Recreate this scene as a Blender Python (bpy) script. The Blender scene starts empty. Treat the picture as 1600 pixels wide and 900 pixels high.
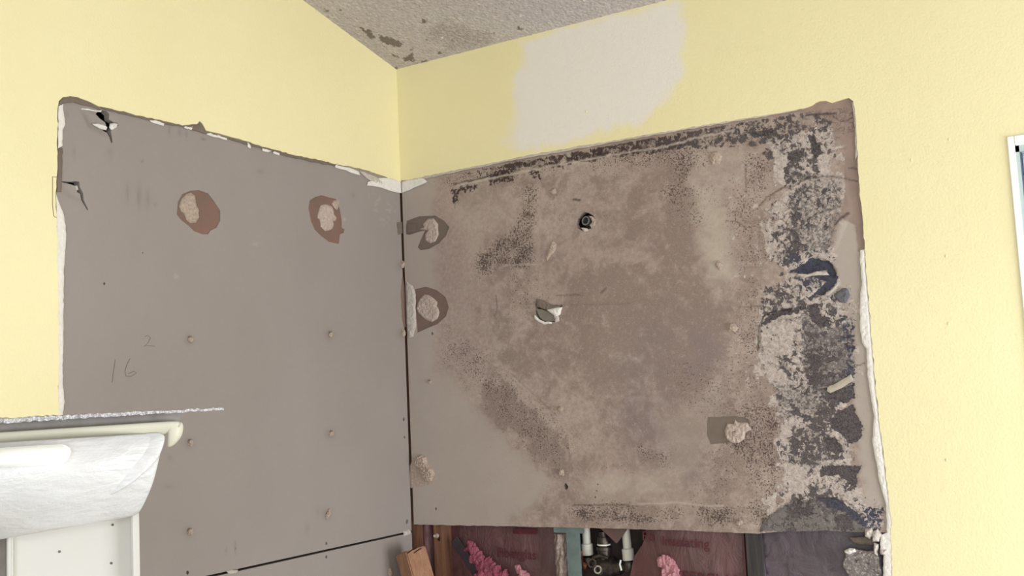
import bpy, bmesh, math, random
import numpy as np
from mathutils import Vector, Matrix, noise as mnoise
from mathutils.geometry import delaunay_2d_cdt
random.seed(7)
C = bpy.context.scene.collection
SC = bpy.context.scene

# ------------------------------------------------------------------ camera
YAW, PITCH, ROLL, FPX = 0.5570, 0.1022, -0.0458, 1644.9
CAM = Vector((1.2426, -1.6014, 1.483))
Fv = Vector((-math.sin(YAW)*math.cos(PITCH), math.cos(YAW)*math.cos(PITCH), math.sin(PITCH)))
R0 = Fv.cross(Vector((0, 0, 1))).normalized()
U0 = R0.cross(Fv)
Rv = R0*math.cos(ROLL) + U0*math.sin(ROLL)
Uv = -R0*math.sin(ROLL) + U0*math.cos(ROLL)
cd = bpy.data.cameras.new('camera'); cam = bpy.data.objects.new('camera', cd); C.objects.link(cam)
m = Matrix((Rv, Uv, -Fv)).transposed().to_4x4(); m.translation = CAM
cam.matrix_world = m
cd.sensor_width = 36; cd.lens = FPX/1600*36; cd.clip_start = 0.02
SC.camera = cam

# ------------------------------------------------------------------ light and exposure
SC.view_settings.view_transform = 'Standard'; SC.view_settings.look = 'None'
SC.view_settings.gamma = 1; SC.view_settings.use_curve_mapping = False
SC.view_settings.exposure = 0.0
w = bpy.data.worlds.new('daylight'); SC.world = w; w.use_nodes = True
bg = w.node_tree.nodes['Background']; bg.inputs[0].default_value = (0.80, 0.89, 1.0, 1); bg.inputs[1].default_value = 0.95

def area(name, loc, to, sx, sy, power, col):
    l = bpy.data.lights.new(name, 'AREA'); l.shape = 'RECTANGLE'; l.size = sx; l.size_y = sy
    l.energy = power; l.color = col
    o = bpy.data.objects.new(name, l); C.objects.link(o); o.location = loc
    o.rotation_euler = (Vector(to)-Vector(loc)).to_track_quat('-Z', 'Y').to_euler()
    return o
# added fill lamps: one in the unseen side opening, one behind the camera
area('side_fill', (2.14, -0.50, 1.10), (0, -0.50, 1.10), 0.8, 0.8, 27, (0.93, 0.965, 1.0))
area('rear_fill', (1.75, -2.3, 1.45), (0.6, 0, 1.4), 0.9, 1.1, 22, (0.93, 0.965, 1.0))

# ------------------------------------------------------------------ helpers: picture to place
def ray(px, py):
    return Fv + Rv*((px-800)/FPX) - Uv*((py-450)/FPX)
def onB(px, py, off=0.0):          # (u, z) on the back wall's plane
    d = ray(px, py); t = (-off-CAM.y)/d.y; p = CAM+d*t; return (p.x, p.z)
def onL(px, py, off=0.0):          # (u, z) on the left wall's plane, u = -y
    d = ray(px, py); t = (off-CAM.x)/d.x; p = CAM+d*t; return (-p.y, p.z)
def W(pl, u, z, off=0.0):
    if pl == 'B': return (u, -off, z)
    if pl == 'L': return (off, -u, z)
    if pl == 'C': return (u, -z, ZC + SLOPE*z - off)      # ceiling: u = x, z = -y
def on(pl): return onB if pl == 'B' else onL
def pix(P):                        # numpy Nx3 -> Nx2 picture position
    d = P-np.array(CAM); a = d@np.array(Fv)
    return np.stack([800+FPX*(d@np.array(Rv))/a, 450-FPX*(d@np.array(Uv))/a], 1)
ZC = onB(620, 111, .004)[1]; ZC = CAM.z+0.647
q = ray(470, 0); t_ = (0-CAM.x)/q.x; q = CAM+q*t_
SLOPE = (q.z-ZC)/(-q.y)

# ------------------------------------------------------------------ helpers: numpy noise and masks
def _h(ix, iy, s):
    n = (ix*374761393 + iy*668265263 + s*974634777) & 0x7fffffff
    n = ((n ^ (n >> 13))*1274126177) & 0x7fffffff
    return ((n ^ (n >> 16)) & 0xffff)/65535.0
def vnoise(x, y, s=0):
    x = np.asarray(x, float); y = np.asarray(y, float)
    ix = np.floor(x).astype(np.int64); iy = np.floor(y).astype(np.int64)
    fx = x-ix; fy = y-iy; fx = fx*fx*(3-2*fx); fy = fy*fy*(3-2*fy)
    a = _h(ix, iy, s); b = _h(ix+1, iy, s); c = _h(ix, iy+1, s); d = _h(ix+1, iy+1, s)
    return (a*(1-fx)+b*fx)*(1-fy)+(c*(1-fx)+d*fx)*fy
def fbm(x, y, s=0, o=4):
    r = 0; a = .5; t = 0
    for i in range(o):
        r = r+a*vnoise(x, y, s+i*17); t += a; x = x*2.03+3.1; y = y*2.03+7.7; a *= .55
    return r/t
def sdf(X, Y, poly):               # signed distance, positive inside
    d = np.full(X.shape, 1e9); ins = np.zeros(X.shape, bool); n = len(poly)
    for i in range(n):
        x0, y0 = poly[i]; x1, y1 = poly[(i+1) % n]
        ex, ey = x1-x0, y1-y0; L = ex*ex+ey*ey+1e-20
        t = np.clip(((X-x0)*ex+(Y-y0)*ey)/L, 0, 1)
        d = np.minimum(d, (X-x0-t*ex)**2+(Y-y0-t*ey)**2)
        if y0 != y1:
            c = ((y0 > Y) != (y1 > Y)) & (X < (x1-x0)*(Y-y0)/(y1-y0)+x0)
            ins ^= c
    d = np.sqrt(d); return np.where(ins, d, -d)
def lined(X, Y, pts):
    d = np.full(X.shape, 1e9)
    for (x0, y0), (x1, y1) in zip(pts[:-1], pts[1:]):
        ex, ey = x1-x0, y1-y0; L = ex*ex+ey*ey+1e-20
        t = np.clip(((X-x0)*ex+(Y-y0)*ey)/L, 0, 1)
        d = np.minimum(d, (X-x0-t*ex)**2+(Y-y0-t*ey)**2)
    return np.sqrt(d)
def sstep(v, a, b):
    t = np.clip((v-a)/(b-a), 0, 1); return t*t*(3-2*t)
def region(X, Y, poly, val, soft, wob=8, s=1, fr=.05):
    d = sdf(X, Y, poly)+(fbm(X*fr, Y*fr, s, 3)-.5)*2*wob
    return val*sstep(d, -soft, soft)

# ------------------------------------------------------------------ helpers: objects
def tag(o, label=None, cat=None, group=None, kind=None):
    if label: o['label'] = label
    if cat: o['category'] = cat
    if group: o['group'] = group
    if kind: o['kind'] = kind
    return o
def empty(name, loc, label, cat, group=None):
    o = bpy.data.objects.new(name, None); C.objects.link(o); o.location = loc; o.empty_display_size = .05
    return tag(o, label, cat, group)
def link(name, me, mat, parent=None, smooth=False):
    o = bpy.data.objects.new(name, me); C.objects.link(o)
    me.materials.append(mat)
    if smooth:
        me.polygons.foreach_set('use_smooth', [True]*len(me.polygons))
    if parent is not None:
        o.parent = parent; o.matrix_parent_inverse = Matrix.Translation(parent.location).inverted() if parent.type == 'EMPTY' else Matrix()
    return o
def meshobj(name, V, F, mat, parent=None, smooth=False, attrs=None):
    me = bpy.data.meshes.new(name); me.from_pydata([tuple(v) for v in V], [], [tuple(f) for f in F]); me.update()
    if attrs:
        for k, a in attrs.items():
            at = me.attributes.new(k, 'FLOAT', 'POINT'); at.data.foreach_set('value', np.asarray(a, np.float32))
    return link(name, me, mat, parent, smooth)
def bm_obj(name, bm, mat, parent=None, smooth=False):
    bmesh.ops.recalc_face_normals(bm, faces=bm.faces)
    me = bpy.data.meshes.new(name); bm.to_mesh(me); bm.free()
    return link(name, me, mat, parent, smooth)

def sheet(name, pl, outline, holes, res, thick, front, mat, parent=None, hfun=None, afun=None, jit=.35, smooth=True, clip=None):
    """flat board: outline in (u,z); triangulated with an inner grid, front at `front`, closed at the back"""
    ol = np.array(outline)
    u0, z0 = ol.min(0); u1, z1 = ol.max(0)
    if clip: gu0, gu1, gz0, gz1 = max(u0, clip[0]), min(u1, clip[1]), max(z0, clip[2]), min(z1, clip[3])
    else: gu0, gu1, gz0, gz1 = u0, u1, z0, z1
    gu, gz = np.meshgrid(np.arange(gu0, gu1, res), np.arange(gz0, gz1, res))
    gu = gu.ravel(); gz = gz.ravel()
    rs = np.random.RandomState(3)
    gu = gu+(rs.rand(len(gu))-.5)*res*jit; gz = gz+(rs.rand(len(gz))-.5)*res*jit
    keep = sdf(gu, gz, outline) > res*.4
    for h in holes:
        hh = np.array(h); mn = hh.min(0)-res; mx = hh.max(0)+res
        near = (gu > mn[0]) & (gu < mx[0]) & (gz > mn[1]) & (gz < mx[1]) & keep
        idx = np.where(near)[0]
        if len(idx): keep[idx[sdf(gu[idx], gz[idx], h) > -res*.4]] = False
    pts = []; edges = []
    for loop in [outline]+list(holes):
        b = len(pts); n = len(loop); pts += [tuple(p) for p in loop]
        edges += [(b+i, b+(i+1) % n) for i in range(n)]
    pts += list(zip(gu[keep].tolist(), gz[keep].tolist()))
    r = delaunay_2d_cdt([Vector(p) for p in pts], edges, [], 1, 1e-7, False)
    P = np.array([(v[0], v[1]) for v in r[0]]); T = np.array([f for f in r[2]])
    c = P[T].mean(1); ok = sdf(c[:, 0], c[:, 1], outline) > 0
    for h in holes:
        hh = np.array(h); mn = hh.min(0); mx = hh.max(0)
        idx = np.where((c[:, 0] > mn[0]) & (c[:, 0] < mx[0]) & (c[:, 1] > mn[1]) & (c[:, 1] < mx[1]))[0]
        if len(idx): ok[idx[sdf(c[idx, 0], c[idx, 1], h) > 0]] = False
    T = T[ok]
    def to3(off):
        off = np.broadcast_to(off, (len(P),))
        if pl == 'B': return np.stack([P[:, 0], -off, P[:, 1]], 1)
        if pl == 'L': return np.stack([off, -P[:, 0], P[:, 1]], 1)
        return np.stack([P[:, 0], -P[:, 1], ZC+SLOPE*P[:, 1]-off], 1)
    F0 = to3(front); XY = pix(F0)
    far = np.zeros(len(P))
    h = hfun(P[:, 0], P[:, 1], XY[:, 0], XY[:, 1]) if hfun else far
    Vf = to3(front+h); Vb = to3(front-thick)
    # orientation
    a, b, cc = Vf[T[0, 0]], Vf[T[0, 1]], Vf[T[0, 2]]
    nrm = {'B': (0, -1, 0), 'L': (1, 0, 0), 'C': (0, 0, -1)}[pl]
    if np.dot(np.cross(b-a, cc-a), nrm) < 0: T = T[:, ::-1]
    N = len(P)
    de = set()
    for i, j in ((0, 1), (1, 2), (2, 0)): de |= set(zip(T[:, i].tolist(), T[:, j].tolist()))
    sides = []
    for (i, j) in de:
        if (j, i) not in de: sides.append((j, i, i+N, j+N))
    # separate side loops so smooth shading stays on the front only
    Fc = T.tolist()+(T[:, ::-1]+N).tolist()+sides
    V = np.concatenate([Vf, Vb])
    attrs = {}
    if afun:
        for k, v in afun(P[:, 0], P[:, 1], XY[:, 0], XY[:, 1]).items(): attrs[k] = np.concatenate([v, v])
    o = meshobj(name, V.tolist(), Fc, mat, parent, False, attrs)
    if smooth:
        s = np.zeros(len(Fc), bool); s[:len(T)] = True
        o.data.polygons.foreach_set('use_smooth', s)
        o.data.set_sharp_from_angle(angle=math.radians(60))
    return o

def ngon(c, r, n=10, sq=1, j=.15, seed=0):
    rr = random.Random(seed)
    return [(c[0]+math.cos(2*math.pi*k/n)*r*(1+(rr.random()-.5)*2*j), c[1]+math.sin(2*math.pi*k/n)*r*sq*(1+(rr.random()-.5)*2*j)) for k in range(n)]
def conv(pl, pts, off=0): return [on(pl)(x, y, off) for x, y in pts]
def rough(poly, amp, step, seed=0):      # subdivide an outline and make it ragged
    r = random.Random(seed); out = []
    n = len(poly)
    for i in range(n):
        a = Vector(poly[i]); b = Vector(poly[(i+1) % n]); L = (b-a).length; k = max(1, int(L/step))
        for q in range(k):
            p = a.lerp(b, q/k)
            if q: p += Vector((r.uniform(-1, 1), r.uniform(-1, 1)))*amp
            out.append((p.x, p.y))
    return out
def relief(name, pl, poly_px, h, base, mat, parent, res=.0016, wav=300, seed=0, flat=.0, amp=.0008, step=5, off0=0.0, rise=.004, dip=0.0):
    """a low lump lying on a wall: outline from the picture, height h above `base`, falling to `flat` at its rim"""
    ol = conv(pl, rough(poly_px, amp*900, step, seed), off0)
    def hf(u, z, X, Y):
        d = sdf(u, z, ol)
        return flat*h+h*(1-flat)*np.clip(d/rise, 0, 1)**.6*(.45+1.1*fbm(u*wav, z*wav, seed, 3)) - dip*np.clip(d/rise, 0, 1)
    return sheet(name, pl, ol, [], res, .0002+base*0, base, mat, parent, hf, None, smooth=False)
def boxv(c, ax, ay, az):
    """a box from its centre and three half-vectors"""
    c, ax, ay, az = map(Vector, (c, ax, ay, az)); V = []
    for i in (-1, 1):
        for j in (-1, 1):
            for k in (-1, 1): V.append(c+ax*i+ay*j+az*k)
    return V, [(0, 1, 3, 2), (4, 6, 7, 5), (0, 4, 5, 1), (2, 3, 7, 6), (0, 2, 6, 4), (1, 5, 7, 3)]
def box(name, lo, hi, mat, parent=None, bev=0):
    bm = bmesh.new(); add_box(bm, lo, hi)
    if bev: bmesh.ops.bevel(bm, geom=bm.edges[:], offset=bev, segments=2, affect='EDGES')
    return bm_obj(name, bm, mat, parent)
def add_box(bm, lo, hi):
    c = [(a+b)/2 for a, b in zip(lo, hi)]; h = [(b-a)/2 for a, b in zip(lo, hi)]
    V, F = boxv(c, (h[0], 0, 0), (0, h[1], 0), (0, 0, h[2])); vs = [bm.verts.new(v) for v in V]
    for f in F: bm.faces.new([vs[i] for i in f])
def add_tube(bm, pts, radii, n=20, cap=True, inner=None):
    rings = []; pts = [Vector(p) for p in pts]; prev = None
    for i, p in enumerate(pts):
        d = (pts[min(i+1, len(pts)-1)]-pts[max(i-1, 0)])
        if d.length < 1e-9: d = prev
        d = d.normalized(); prev = d
        a = d.orthogonal().normalized() if i == 0 else (A0-d*A0.dot(d)).normalized()
        A0 = a; b = d.cross(a); r = radii[i] if isinstance(radii, (list, tuple)) else radii
        rings.append([bm.verts.new(p+(a*math.cos(2*math.pi*k/n)+b*math.sin(2*math.pi*k/n))*r) for k in range(n)])
    for q, s in zip(rings[:-1], rings[1:]):
        for k in range(n): bm.faces.new((q[k], q[(k+1) % n], s[(k+1) % n], s[k]))
    if cap: bm.faces.new(rings[0][::-1]); bm.faces.new(rings[-1])
    return rings
def tube(name, pts, r, mat, parent=None, n=20, cap=True):
    bm = bmesh.new(); add_tube(bm, pts, r, n, cap)
    o = bm_obj(name, bm, mat, parent, True); o.data.set_sharp_from_angle(angle=math.radians(40)); return o
def profile(name, p0, axis, prof, mat, parent=None, n=28):
    """turned piece: prof = [(distance along axis, radius)...]"""
    axis = Vector(axis).normalized(); a = axis.orthogonal().normalized(); b = axis.cross(a); p0 = Vector(p0)
    bm = bmesh.new(); rings = []
    for t, r in prof:
        rings.append([bm.verts.new(p0+axis*t+(a*math.cos(2*math.pi*k/n)+b*math.sin(2*math.pi*k/n))*max(r, 1e-4)) for k in range(n)])
    for q, s in zip(rings[:-1], rings[1:]):
        for k in range(n): bm.faces.new((q[k], q[(k+1) % n], s[(k+1) % n], s[k]))
    bm.faces.new(rings[0][::-1]); bm.faces.new(rings[-1])
    o = bm_obj(name, bm, mat, parent, True); o.data.set_sharp_from_angle(angle=math.radians(35)); return o

# ------------------------------------------------------------------ materials
KD = 1.0       # albedo scale of the bare board, wood and insulation against the paint
def lin(c):
    return tuple(KD*(v/255/12.92 if v/255 <= .04045 else ((v/255+.055)/1.055)**2.4) for v in c)+(1,)
class NT:
    def __init__(s, name):
        s.m = bpy.data.materials.new(name); s.m.use_nodes = True; s.t = s.m.node_tree; s.n = s.t.nodes
        s.b = s.n['Principled BSDF']; s.co = s.n.new('ShaderNodeTexCoord').outputs['Object']
    def L(s, a, b): s.t.links.new(a, b)
    def put(s, sock, v):
        if isinstance(v, bpy.types.NodeSocket): s.L(v, sock)
        else: sock.default_value = v
    def noise(s, sc, det=4, ro=.55, dis=0, vec=None, stretch=None):
        n = s.n.new('ShaderNodeTexNoise'); n.inputs['Scale'].default_value = sc; n.inputs['Detail'].default_value = det
        n.inputs['Roughness'].default_value = ro; n.inputs['Distortion'].default_value = dis
        v = vec or s.co
        if stretch:
            mp = s.n.new('ShaderNodeMapping'); mp.inputs['Scale'].default_value = stretch; s.L(v, mp.inputs[0]); v = mp.outputs[0]
        s.L(v, n.inputs['Vector']); return n.outputs['Fac']
    def voro(s, sc, feat='F1', rnd=1):
        n = s.n.new('ShaderNodeTexVoronoi'); n.feature = feat; n.inputs['Scale'].default_value = sc; n.inputs['Randomness'].default_value = rnd
        s.L(s.co, n.inputs['Vector']); return n.outputs['Distance']
    def attr(s, name):
        n = s.n.new('ShaderNodeAttribute'); n.attribute_name = name; return n.outputs['Fac']
    def m_(s, op, a, b=0.0, c=None, clamp=False):
        n = s.n.new('ShaderNodeMath'); n.operation = op; n.use_clamp = clamp
        s.put(n.inputs[0], a); s.put(n.inputs[1], b)
        if c is not None: s.put(n.inputs[2], c)
        return n.outputs[0]
    def rng(s, v, a, b, c=0.0, d=1.0, smooth=False):
        n = s.n.new('ShaderNodeMapRange'); n.interpolation_type = 'SMOOTHSTEP' if smooth else 'LINEAR'
        s.put(n.inputs['Value'], v)
        for k, x in zip(('From Min', 'From Max', 'To Min', 'To Max'), (a, b, c, d)): s.put(n.inputs[k], x)
        return n.outputs[0]
    def cover(s, noise_, dens, w=.06, lo=.28, hi=.72):
        """1 where the noise lies under the density: a hard-edged scatter that covers about `dens` of the surface"""
        nn = s.rng(noise_, lo, hi)
        d = s.m_('SUBTRACT', s.m_('MULTIPLY', dens, 1+2*w), s.m_('ADD', nn, w))
        return s.rng(d, -w, w, 0, 1, True)
    def mix(s, f, a, b):
        n = s.n.new('ShaderNodeMix'); n.data_type = 'RGBA'; s.put(n.inputs[0], f); s.put(n.inputs[6], a); s.put(n.inputs[7], b); return n.outputs[2]
    def col(s, c): s.put(s.b.inputs['Base Color'], c)
    def bump(s, h, dist=.001, st=1):
        n = s.n.new('ShaderNodeBump'); n.inputs['Distance'].default_value = dist; n.inputs['Strength'].default_value = st
        s.L(h, n.inputs['Height']); s.L(n.outputs[0], s.b.inputs['Normal'])
    def fin(s, rough=.9, metal=0, spec=.3):
        s.b.inputs['Roughness'].default_value = rough; s.b.inputs['Metallic'].default_value = metal
        s.b.inputs['Specular IOR Level'].default_value = spec; return s.m

def simple(name, c, rough=.85, metal=0, var=.12, sc=60, bd=.0006, det=4, stretch=None, c2=None, spec=.3):
    n = NT(name); f = n.noise(sc, det, .6, stretch=stretch)
    c = lin(c); d = lin(c2) if c2 else tuple(v*(1-2*var) for v in c[:3])+(1,)
    n.col(n.mix(n.rng(f, .3, .7), c, d)); n.bump(f, bd); return n.fin(rough, metal, spec)

# yellow wall paint with a primer patch rolled over it (mask 'primer')
n = NT('yellow_wall_paint')
f = n.noise(3, 3); tex = n.noise(260, 3, .6)
yel = n.mix(n.rng(f, .35, .65), lin((232, 222, 178)), lin((229, 218, 172)))
pr = n.cover(n.noise(26, 3, .5, stretch=(1, 1, .6)), n.attr('primer'), .5)
cc = n.mix(pr, yel, lin((226, 219, 210)))
n.col(cc); n.bump(n.m_('ADD', tex, n.m_('MULTIPLY', n.noise(60, 2), .6)), .0007, .7); YEL = n.fin(.62, 0, .35)

# grey-brown drywall paper
KD = .86
def paper(name, base, warm, extra=None):
    n = NT(name)
    a = n.noise(2.2, 3); b = n.noise(9, 4); fib = n.noise(420, 3, .7)
    c = n.mix(n.rng(a, .35, .65), lin(base), lin(warm))
    c = n.mix(n.m_('MULTIPLY', n.rng(b, .3, .7), .25), c, tuple(v*.82 for v in lin(base)[:3])+(1,))
    c = n.mix(n.m_('MULTIPLY', n.rng(fib, .35, .65), .10), c, tuple(v*.75 for v in lin(base)[:3])+(1,))
    c = n.mix(n.attr('smudge_shade'), c, lin((104, 94, 88)))
    c = n.mix(n.attr('pale'), c, lin((186, 176, 162)))
    n.col(c); n.bump(n.m_('ADD', fib, n.m_('MULTIPLY', n.noise(50, 3), .8)), .0004, .7); return n.fin(.92, 0, .2)
PAPER = paper('grey_drywall_paper', (160, 151, 147), (157, 146, 140))

# moulded board: masks painted as vertex attributes, broken up by noise
n = NT('mould_stained_paper')
A = n.attr
big = n.noise(5, 4, .6); mid = n.noise(22, 5, .62); blot = n.noise(125, 6, .70, .5); spk = n.noise(460, 4, .75); spk2 = n.noise(600, 3, .7); fine = n.noise(900, 2, .6)
c = n.mix(n.rng(big, .38, .62), lin((182, 164, 155)), lin((168, 148, 141)))
c = n.mix(n.m_('MULTIPLY', n.rng(mid, .35, .68), .42), c, lin((184, 168, 154)))
c = n.mix(n.m_('MULTIPLY', n.cover(n.noise(34, 5, .7, .6), A('haze'), .40), .62), c, lin((124, 104, 97)))
c = n.mix(n.m_('MULTIPLY', n.rng(n.noise(700, 3, .75), .5, .64), n.m_('MULTIPLY', A('haze'), .40)), c, lin((205, 190, 172)))
mot = n.noise(130, 5, .75); c = n.mix(n.m_('MULTIPLY', n.rng(mot, .46, .62), n.m_('MULTIPLY', n.m_('SUBTRACT', 1.0, A('clean')), .38)), c, lin((140, 120, 112)))
c = n.mix(n.m_('MULTIPLY', n.rng(mot, .44, .32), n.m_('MULTIPLY', n.m_('SUBTRACT', 1.0, A('clean')), .35)), c, lin((208, 192, 182)))
c = n.mix(n.m_('MULTIPLY', A('purple'), n.rng(mid, .3, .65)), c, lin((128, 114, 118)))
c = n.mix(A('clean'), c, n.mix(n.rng(big, .35, .65), lin((182, 170, 161)), lin((177, 163, 154))))
c = n.mix(A('light'), c, lin((196, 183, 168)))
FI = n.m_('MULTIPLY', A('fine'), n.rng(n.noise(40, 5, .7), .34, .6, .45, 1.35))
c = n.mix(n.m_('MULTIPLY', n.cover(n.noise(150, 5, .7), n.m_('MULTIPLY', FI, .6), .3), .35), c, lin((120, 102, 94)))
c = n.mix(n.m_('MULTIPLY', n.cover(n.noise(330, 3, .65), n.m_('MULTIPLY', FI, .74), .06, .36, .64), .85), c, lin((80, 65, 60)))
c = n.mix(n.m_('MULTIPLY', n.cover(n.noise(290, 3, .7), n.m_('MULTIPLY', FI, .25), .08, .36, .64), .6), c, lin((206, 188, 172)))
c = n.mix(n.m_('MULTIPLY', n.cover(spk2, n.m_('MULTIPLY', FI, .55), .07), .7), c, lin((66, 54, 50)))
# peeled zone: pale paper, grey speckle, then charcoal islands
pz = A('peel')
pale = n.mix(n.rng(mot, .4, .6), lin((208, 194, 186)), lin((176, 161, 154)))
pale = n.mix(n.m_('MULTIPLY', n.cover(n.noise(380, 4, .7), .36, .06), .55), pale, lin((132, 119, 115)))
pcov = n.cover(n.noise(62, 6, .7), pz, .06)
c = n.mix(pcov, c, pale)
c = n.mix(n.m_('MULTIPLY', n.cover(n.noise(260, 5, .72), n.m_('MULTIPLY', A('grey'), 1.0), .12), .85), c, n.mix(n.rng(spk2, .4, .6), lin((86, 82, 84)), lin((120, 114, 112))))
dk = n.mix(n.rng(spk, .4, .6), lin((70, 64, 66)), lin((108, 99, 99)))
dk = n.mix(A('navy'), dk, lin((68, 70, 88)))
dk = n.mix(A('brownish'), dk, lin((74, 58, 55)))
MO = n.m_('MULTIPLY', A('mould'), n.rng(n.noise(30, 4, .7), .36, .6, .6, 1.2))
c = n.mix(n.m_('MULTIPLY', n.cover(n.noise(190, 5, .75), n.m_('MULTIPLY', MO, .9), .12), .35), c, lin((112, 102, 98)))
c = n.mix(n.m_('MULTIPLY', n.cover(blot, MO, .03), .96), c, dk)
c = n.mix(n.cover(n.noise(240, 4, .65), n.m_('MULTIPLY', MO, .5), .05), c, dk)
c = n.mix(n.cover(n.noise(180, 4, .7), A('solid'), .10), c, dk)
c = n.mix(A('torn'), c, n.mix(n.rng(mid, .35, .65), lin((163, 142, 133)), lin((148, 127, 120))))
c = n.mix(A('line'), c, lin((58, 49, 48)))
c = n.mix(A('lift'), c, lin((200, 186, 174)))
n.col(c)
hh = n.m_('ADD', n.m_('MULTIPLY', n.m_('SUBTRACT', 1.0, n.cover(blot, A('mould'), .06)), .8), n.m_('MULTIPLY', spk, .5))
hh = n.m_('ADD', hh, n.m_('MULTIPLY', pcov, .4))
n.bump(hh, .0009, .9); MOULD = n.fin(.93, 0, .2)

# popcorn ceiling
KD = 1.15
n = NT('popcorn_ceiling')
v = n.voro(170); spk = n.noise(420, 3, .7)
c = n.mix(n.rng(n.noise(6, 3), .35, .65), lin((180, 172, 172)), lin((190, 184, 180)))
c = n.mix(n.m_('MULTIPLY', n.rng(n.noise(120, 4, .7), .35, .65), .45), c, lin((146, 135, 126)))
c = n.mix(n.m_('MULTIPLY', n.cover(n.noise(150, 4, .7), A_ := n.attr('mould'), .12), .85), c, lin((96, 88, 76)))
c = n.mix(n.m_('MULTIPLY', n.attr('grime'), n.rng(n.noise(200, 4, .7), .3, .7)), c, lin((110, 98, 90)))
c = n.mix(n.rng(v, .14, .07), c, lin((212, 204, 192)))
c = n.mix(n.attr('bead'), c, lin((206, 197, 184)))
n.col(c); n.bump(n.m_('ADD', n.m_('MULTIPLY', v, -1.0), n.noise(150, 4, .7)), .0016, .9); POP = n.fin(.95, 0, .15)

KD = 1.0
GYP = simple('white_gypsum', (226, 220, 214), .9, var=.06, sc=180, bd=.0008)
GYPG = simple('grey_white_gypsum', (196, 186, 178), .9, var=.12, sc=180, bd=.0008)
KD = .80
BROWN = simple('brown_torn_paper', (137, 112, 102), .95, var=.07, sc=40, c2=(126, 108, 97), bd=.0003)
REDB = simple('red_brown_torn_paper', (141, 108, 98), .95, var=.07, sc=18, c2=(122, 104, 91), bd=.0003)
TAUPE = simple('taupe_torn_paper', (132, 118, 108), .95, var=.07, sc=30, c2=(122, 108, 98), bd=.0003)
KD = .95
ADH = simple('dried_adhesive', (186, 166, 152), .9, var=.16, sc=260, bd=.0012)
ADH2 = simple('pale_adhesive', (188, 170, 160), .9, var=.10, sc=200, bd=.0009)
KD = 1.0
SCREWM = simple('screw_metal', (150, 142, 132), .45, .8, sc=300)
CORE = simple('gypsum_core_shadowed', (170, 164, 158), .95, var=.2, sc=120)
TRIM = simple('white_trim_paint', (240, 240, 236), .4, var=.01, sc=20, bd=.0001)
RAWW = simple('raw_drywall', (200, 192, 182), .9)
KD = .55
def wood(name, a, b, k=1):
    n = NT(name); g = n.noise(14, 5, .6, .8, stretch=(9, 9, .7)); f = n.noise(120, 4, .7, stretch=(6, 6, .25))
    c = n.mix(n.rng(g, .3, .7), lin(a), lin(b)); c = n.mix(n.m_('MULTIPLY', n.rng(f, .4, .7), .45), c, tuple(v*.55 for v in lin(b)[:3])+(1,))
    n.col(c); n.bump(f, .0005); return n.fin(.8)
WOOD = wood('stud_pine', (176, 128, 98), (140, 94, 72))
WOODD = wood('grey_mouldy_stud', (104, 96, 92), (70, 66, 70))
WOODL = wood('fresh_cut_pine', (216, 168, 132), (184, 132, 104))
n = NT('kraft_facing')
cr = n.noise(30, 5, .7, 1.0, stretch=(1, 1, .5))
c = n.mix(n.rng(n.noise(5, 3), .3, .7), lin((142, 92, 94)), lin((120, 92, 90)))
c = n.mix(n.m_('MULTIPLY', n.rng(cr, .45, .62), .35), c, lin((92, 64, 68)))
n.col(c); n.bump(cr, .004); KRAFT = n.fin(.5, 0, .4)
n = NT('dusty_kraft_facing')
cr = n.noise(24, 5, .7, 1.0)
c = n.mix(n.rng(n.noise(7, 3), .3, .7), lin((146, 124, 142)), lin((128, 120, 124)))
c = n.mix(n.m_('MULTIPLY', n.rng(cr, .45, .62), .35), c, lin((66, 58, 70)))
n.col(c); n.bump(cr, .004); KRAFTG = n.fin(.6, 0, .3)
INK = simple('red_ink', (124, 60, 68), .8, var=.15, sc=90)
PINK = simple('pink_fibreglass', (190, 116, 130), .95, var=.2, sc=90, c2=(176, 78, 104), bd=.004)
PINKL = simple('pale_pink_fibreglass', (236, 176, 184), .95, var=.15, sc=90, c2=(214, 138, 150), bd=.004)
KD = .8
CPVC = simple('white_pipe_plastic', (222, 218, 206), .45, var=.03, sc=40, bd=.0001)
DKBR = simple('tarnished_brass', (104, 92, 84), .4, .7, sc=120, c2=(60, 56, 58))
STEEL = simple('bright_metal', (200, 198, 196), .3, .9, sc=90)
COPPER = simple('dull_copper', (166, 112, 88), .4, .8, sc=90)
BLACK = simple('cavity_black', (22, 22, 26), .7, sc=60)
GALV = simple('galvanised_steel', (134, 150, 148), .5, .25, sc=45, c2=(112, 128, 128), bd=.0004)
FOIL = simple('crinkled_plastic_film', (176, 158, 150), .35, .1, sc=70, c2=(112, 88, 82), bd=.004, stretch=(3, 3, .6))
CARD = simple('brown_cardboard', (122, 98, 90), .9, var=.1, sc=60)
KD = 1.0
n = NT('rough_white_fibreglass')
w1 = n.noise(26, 4, .55, .2, stretch=(1, 1, 2.6)); w2 = n.noise(160, 4, .7)
n.col(n.mix(n.rng(n.noise(9, 3), .35, .7), lin((206, 205, 207)), lin((190, 189, 191))))
n.bump(n.m_('ADD', w1, n.m_('MULTIPLY', w2, .15)), .005, .7); FIB = n.fin(.38, 0, .5)
FIBS = simple('smooth_white_fibreglass', (196, 193, 188), .42, var=.02, sc=12, bd=.0004)
CREAM = simple('cream_fibreglass_lip', (196, 192, 176), .45, var=.03, sc=12, bd=.0003)
n = NT('glittery_cut_fibreglass')
sp = n.noise(700, 3, .8)
n.col(n.mix(n.rng(sp, .4, .6), lin((236, 234, 240)), lin((158, 152, 156)))); n.bump(sp, .002, 1); GLIT = n.fin(.3, .1, .6)
n = NT('window_glass'); n.b.inputs['Transmission Weight'].default_value = 1; n.b.inputs['IOR'].default_value = 1.02
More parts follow.
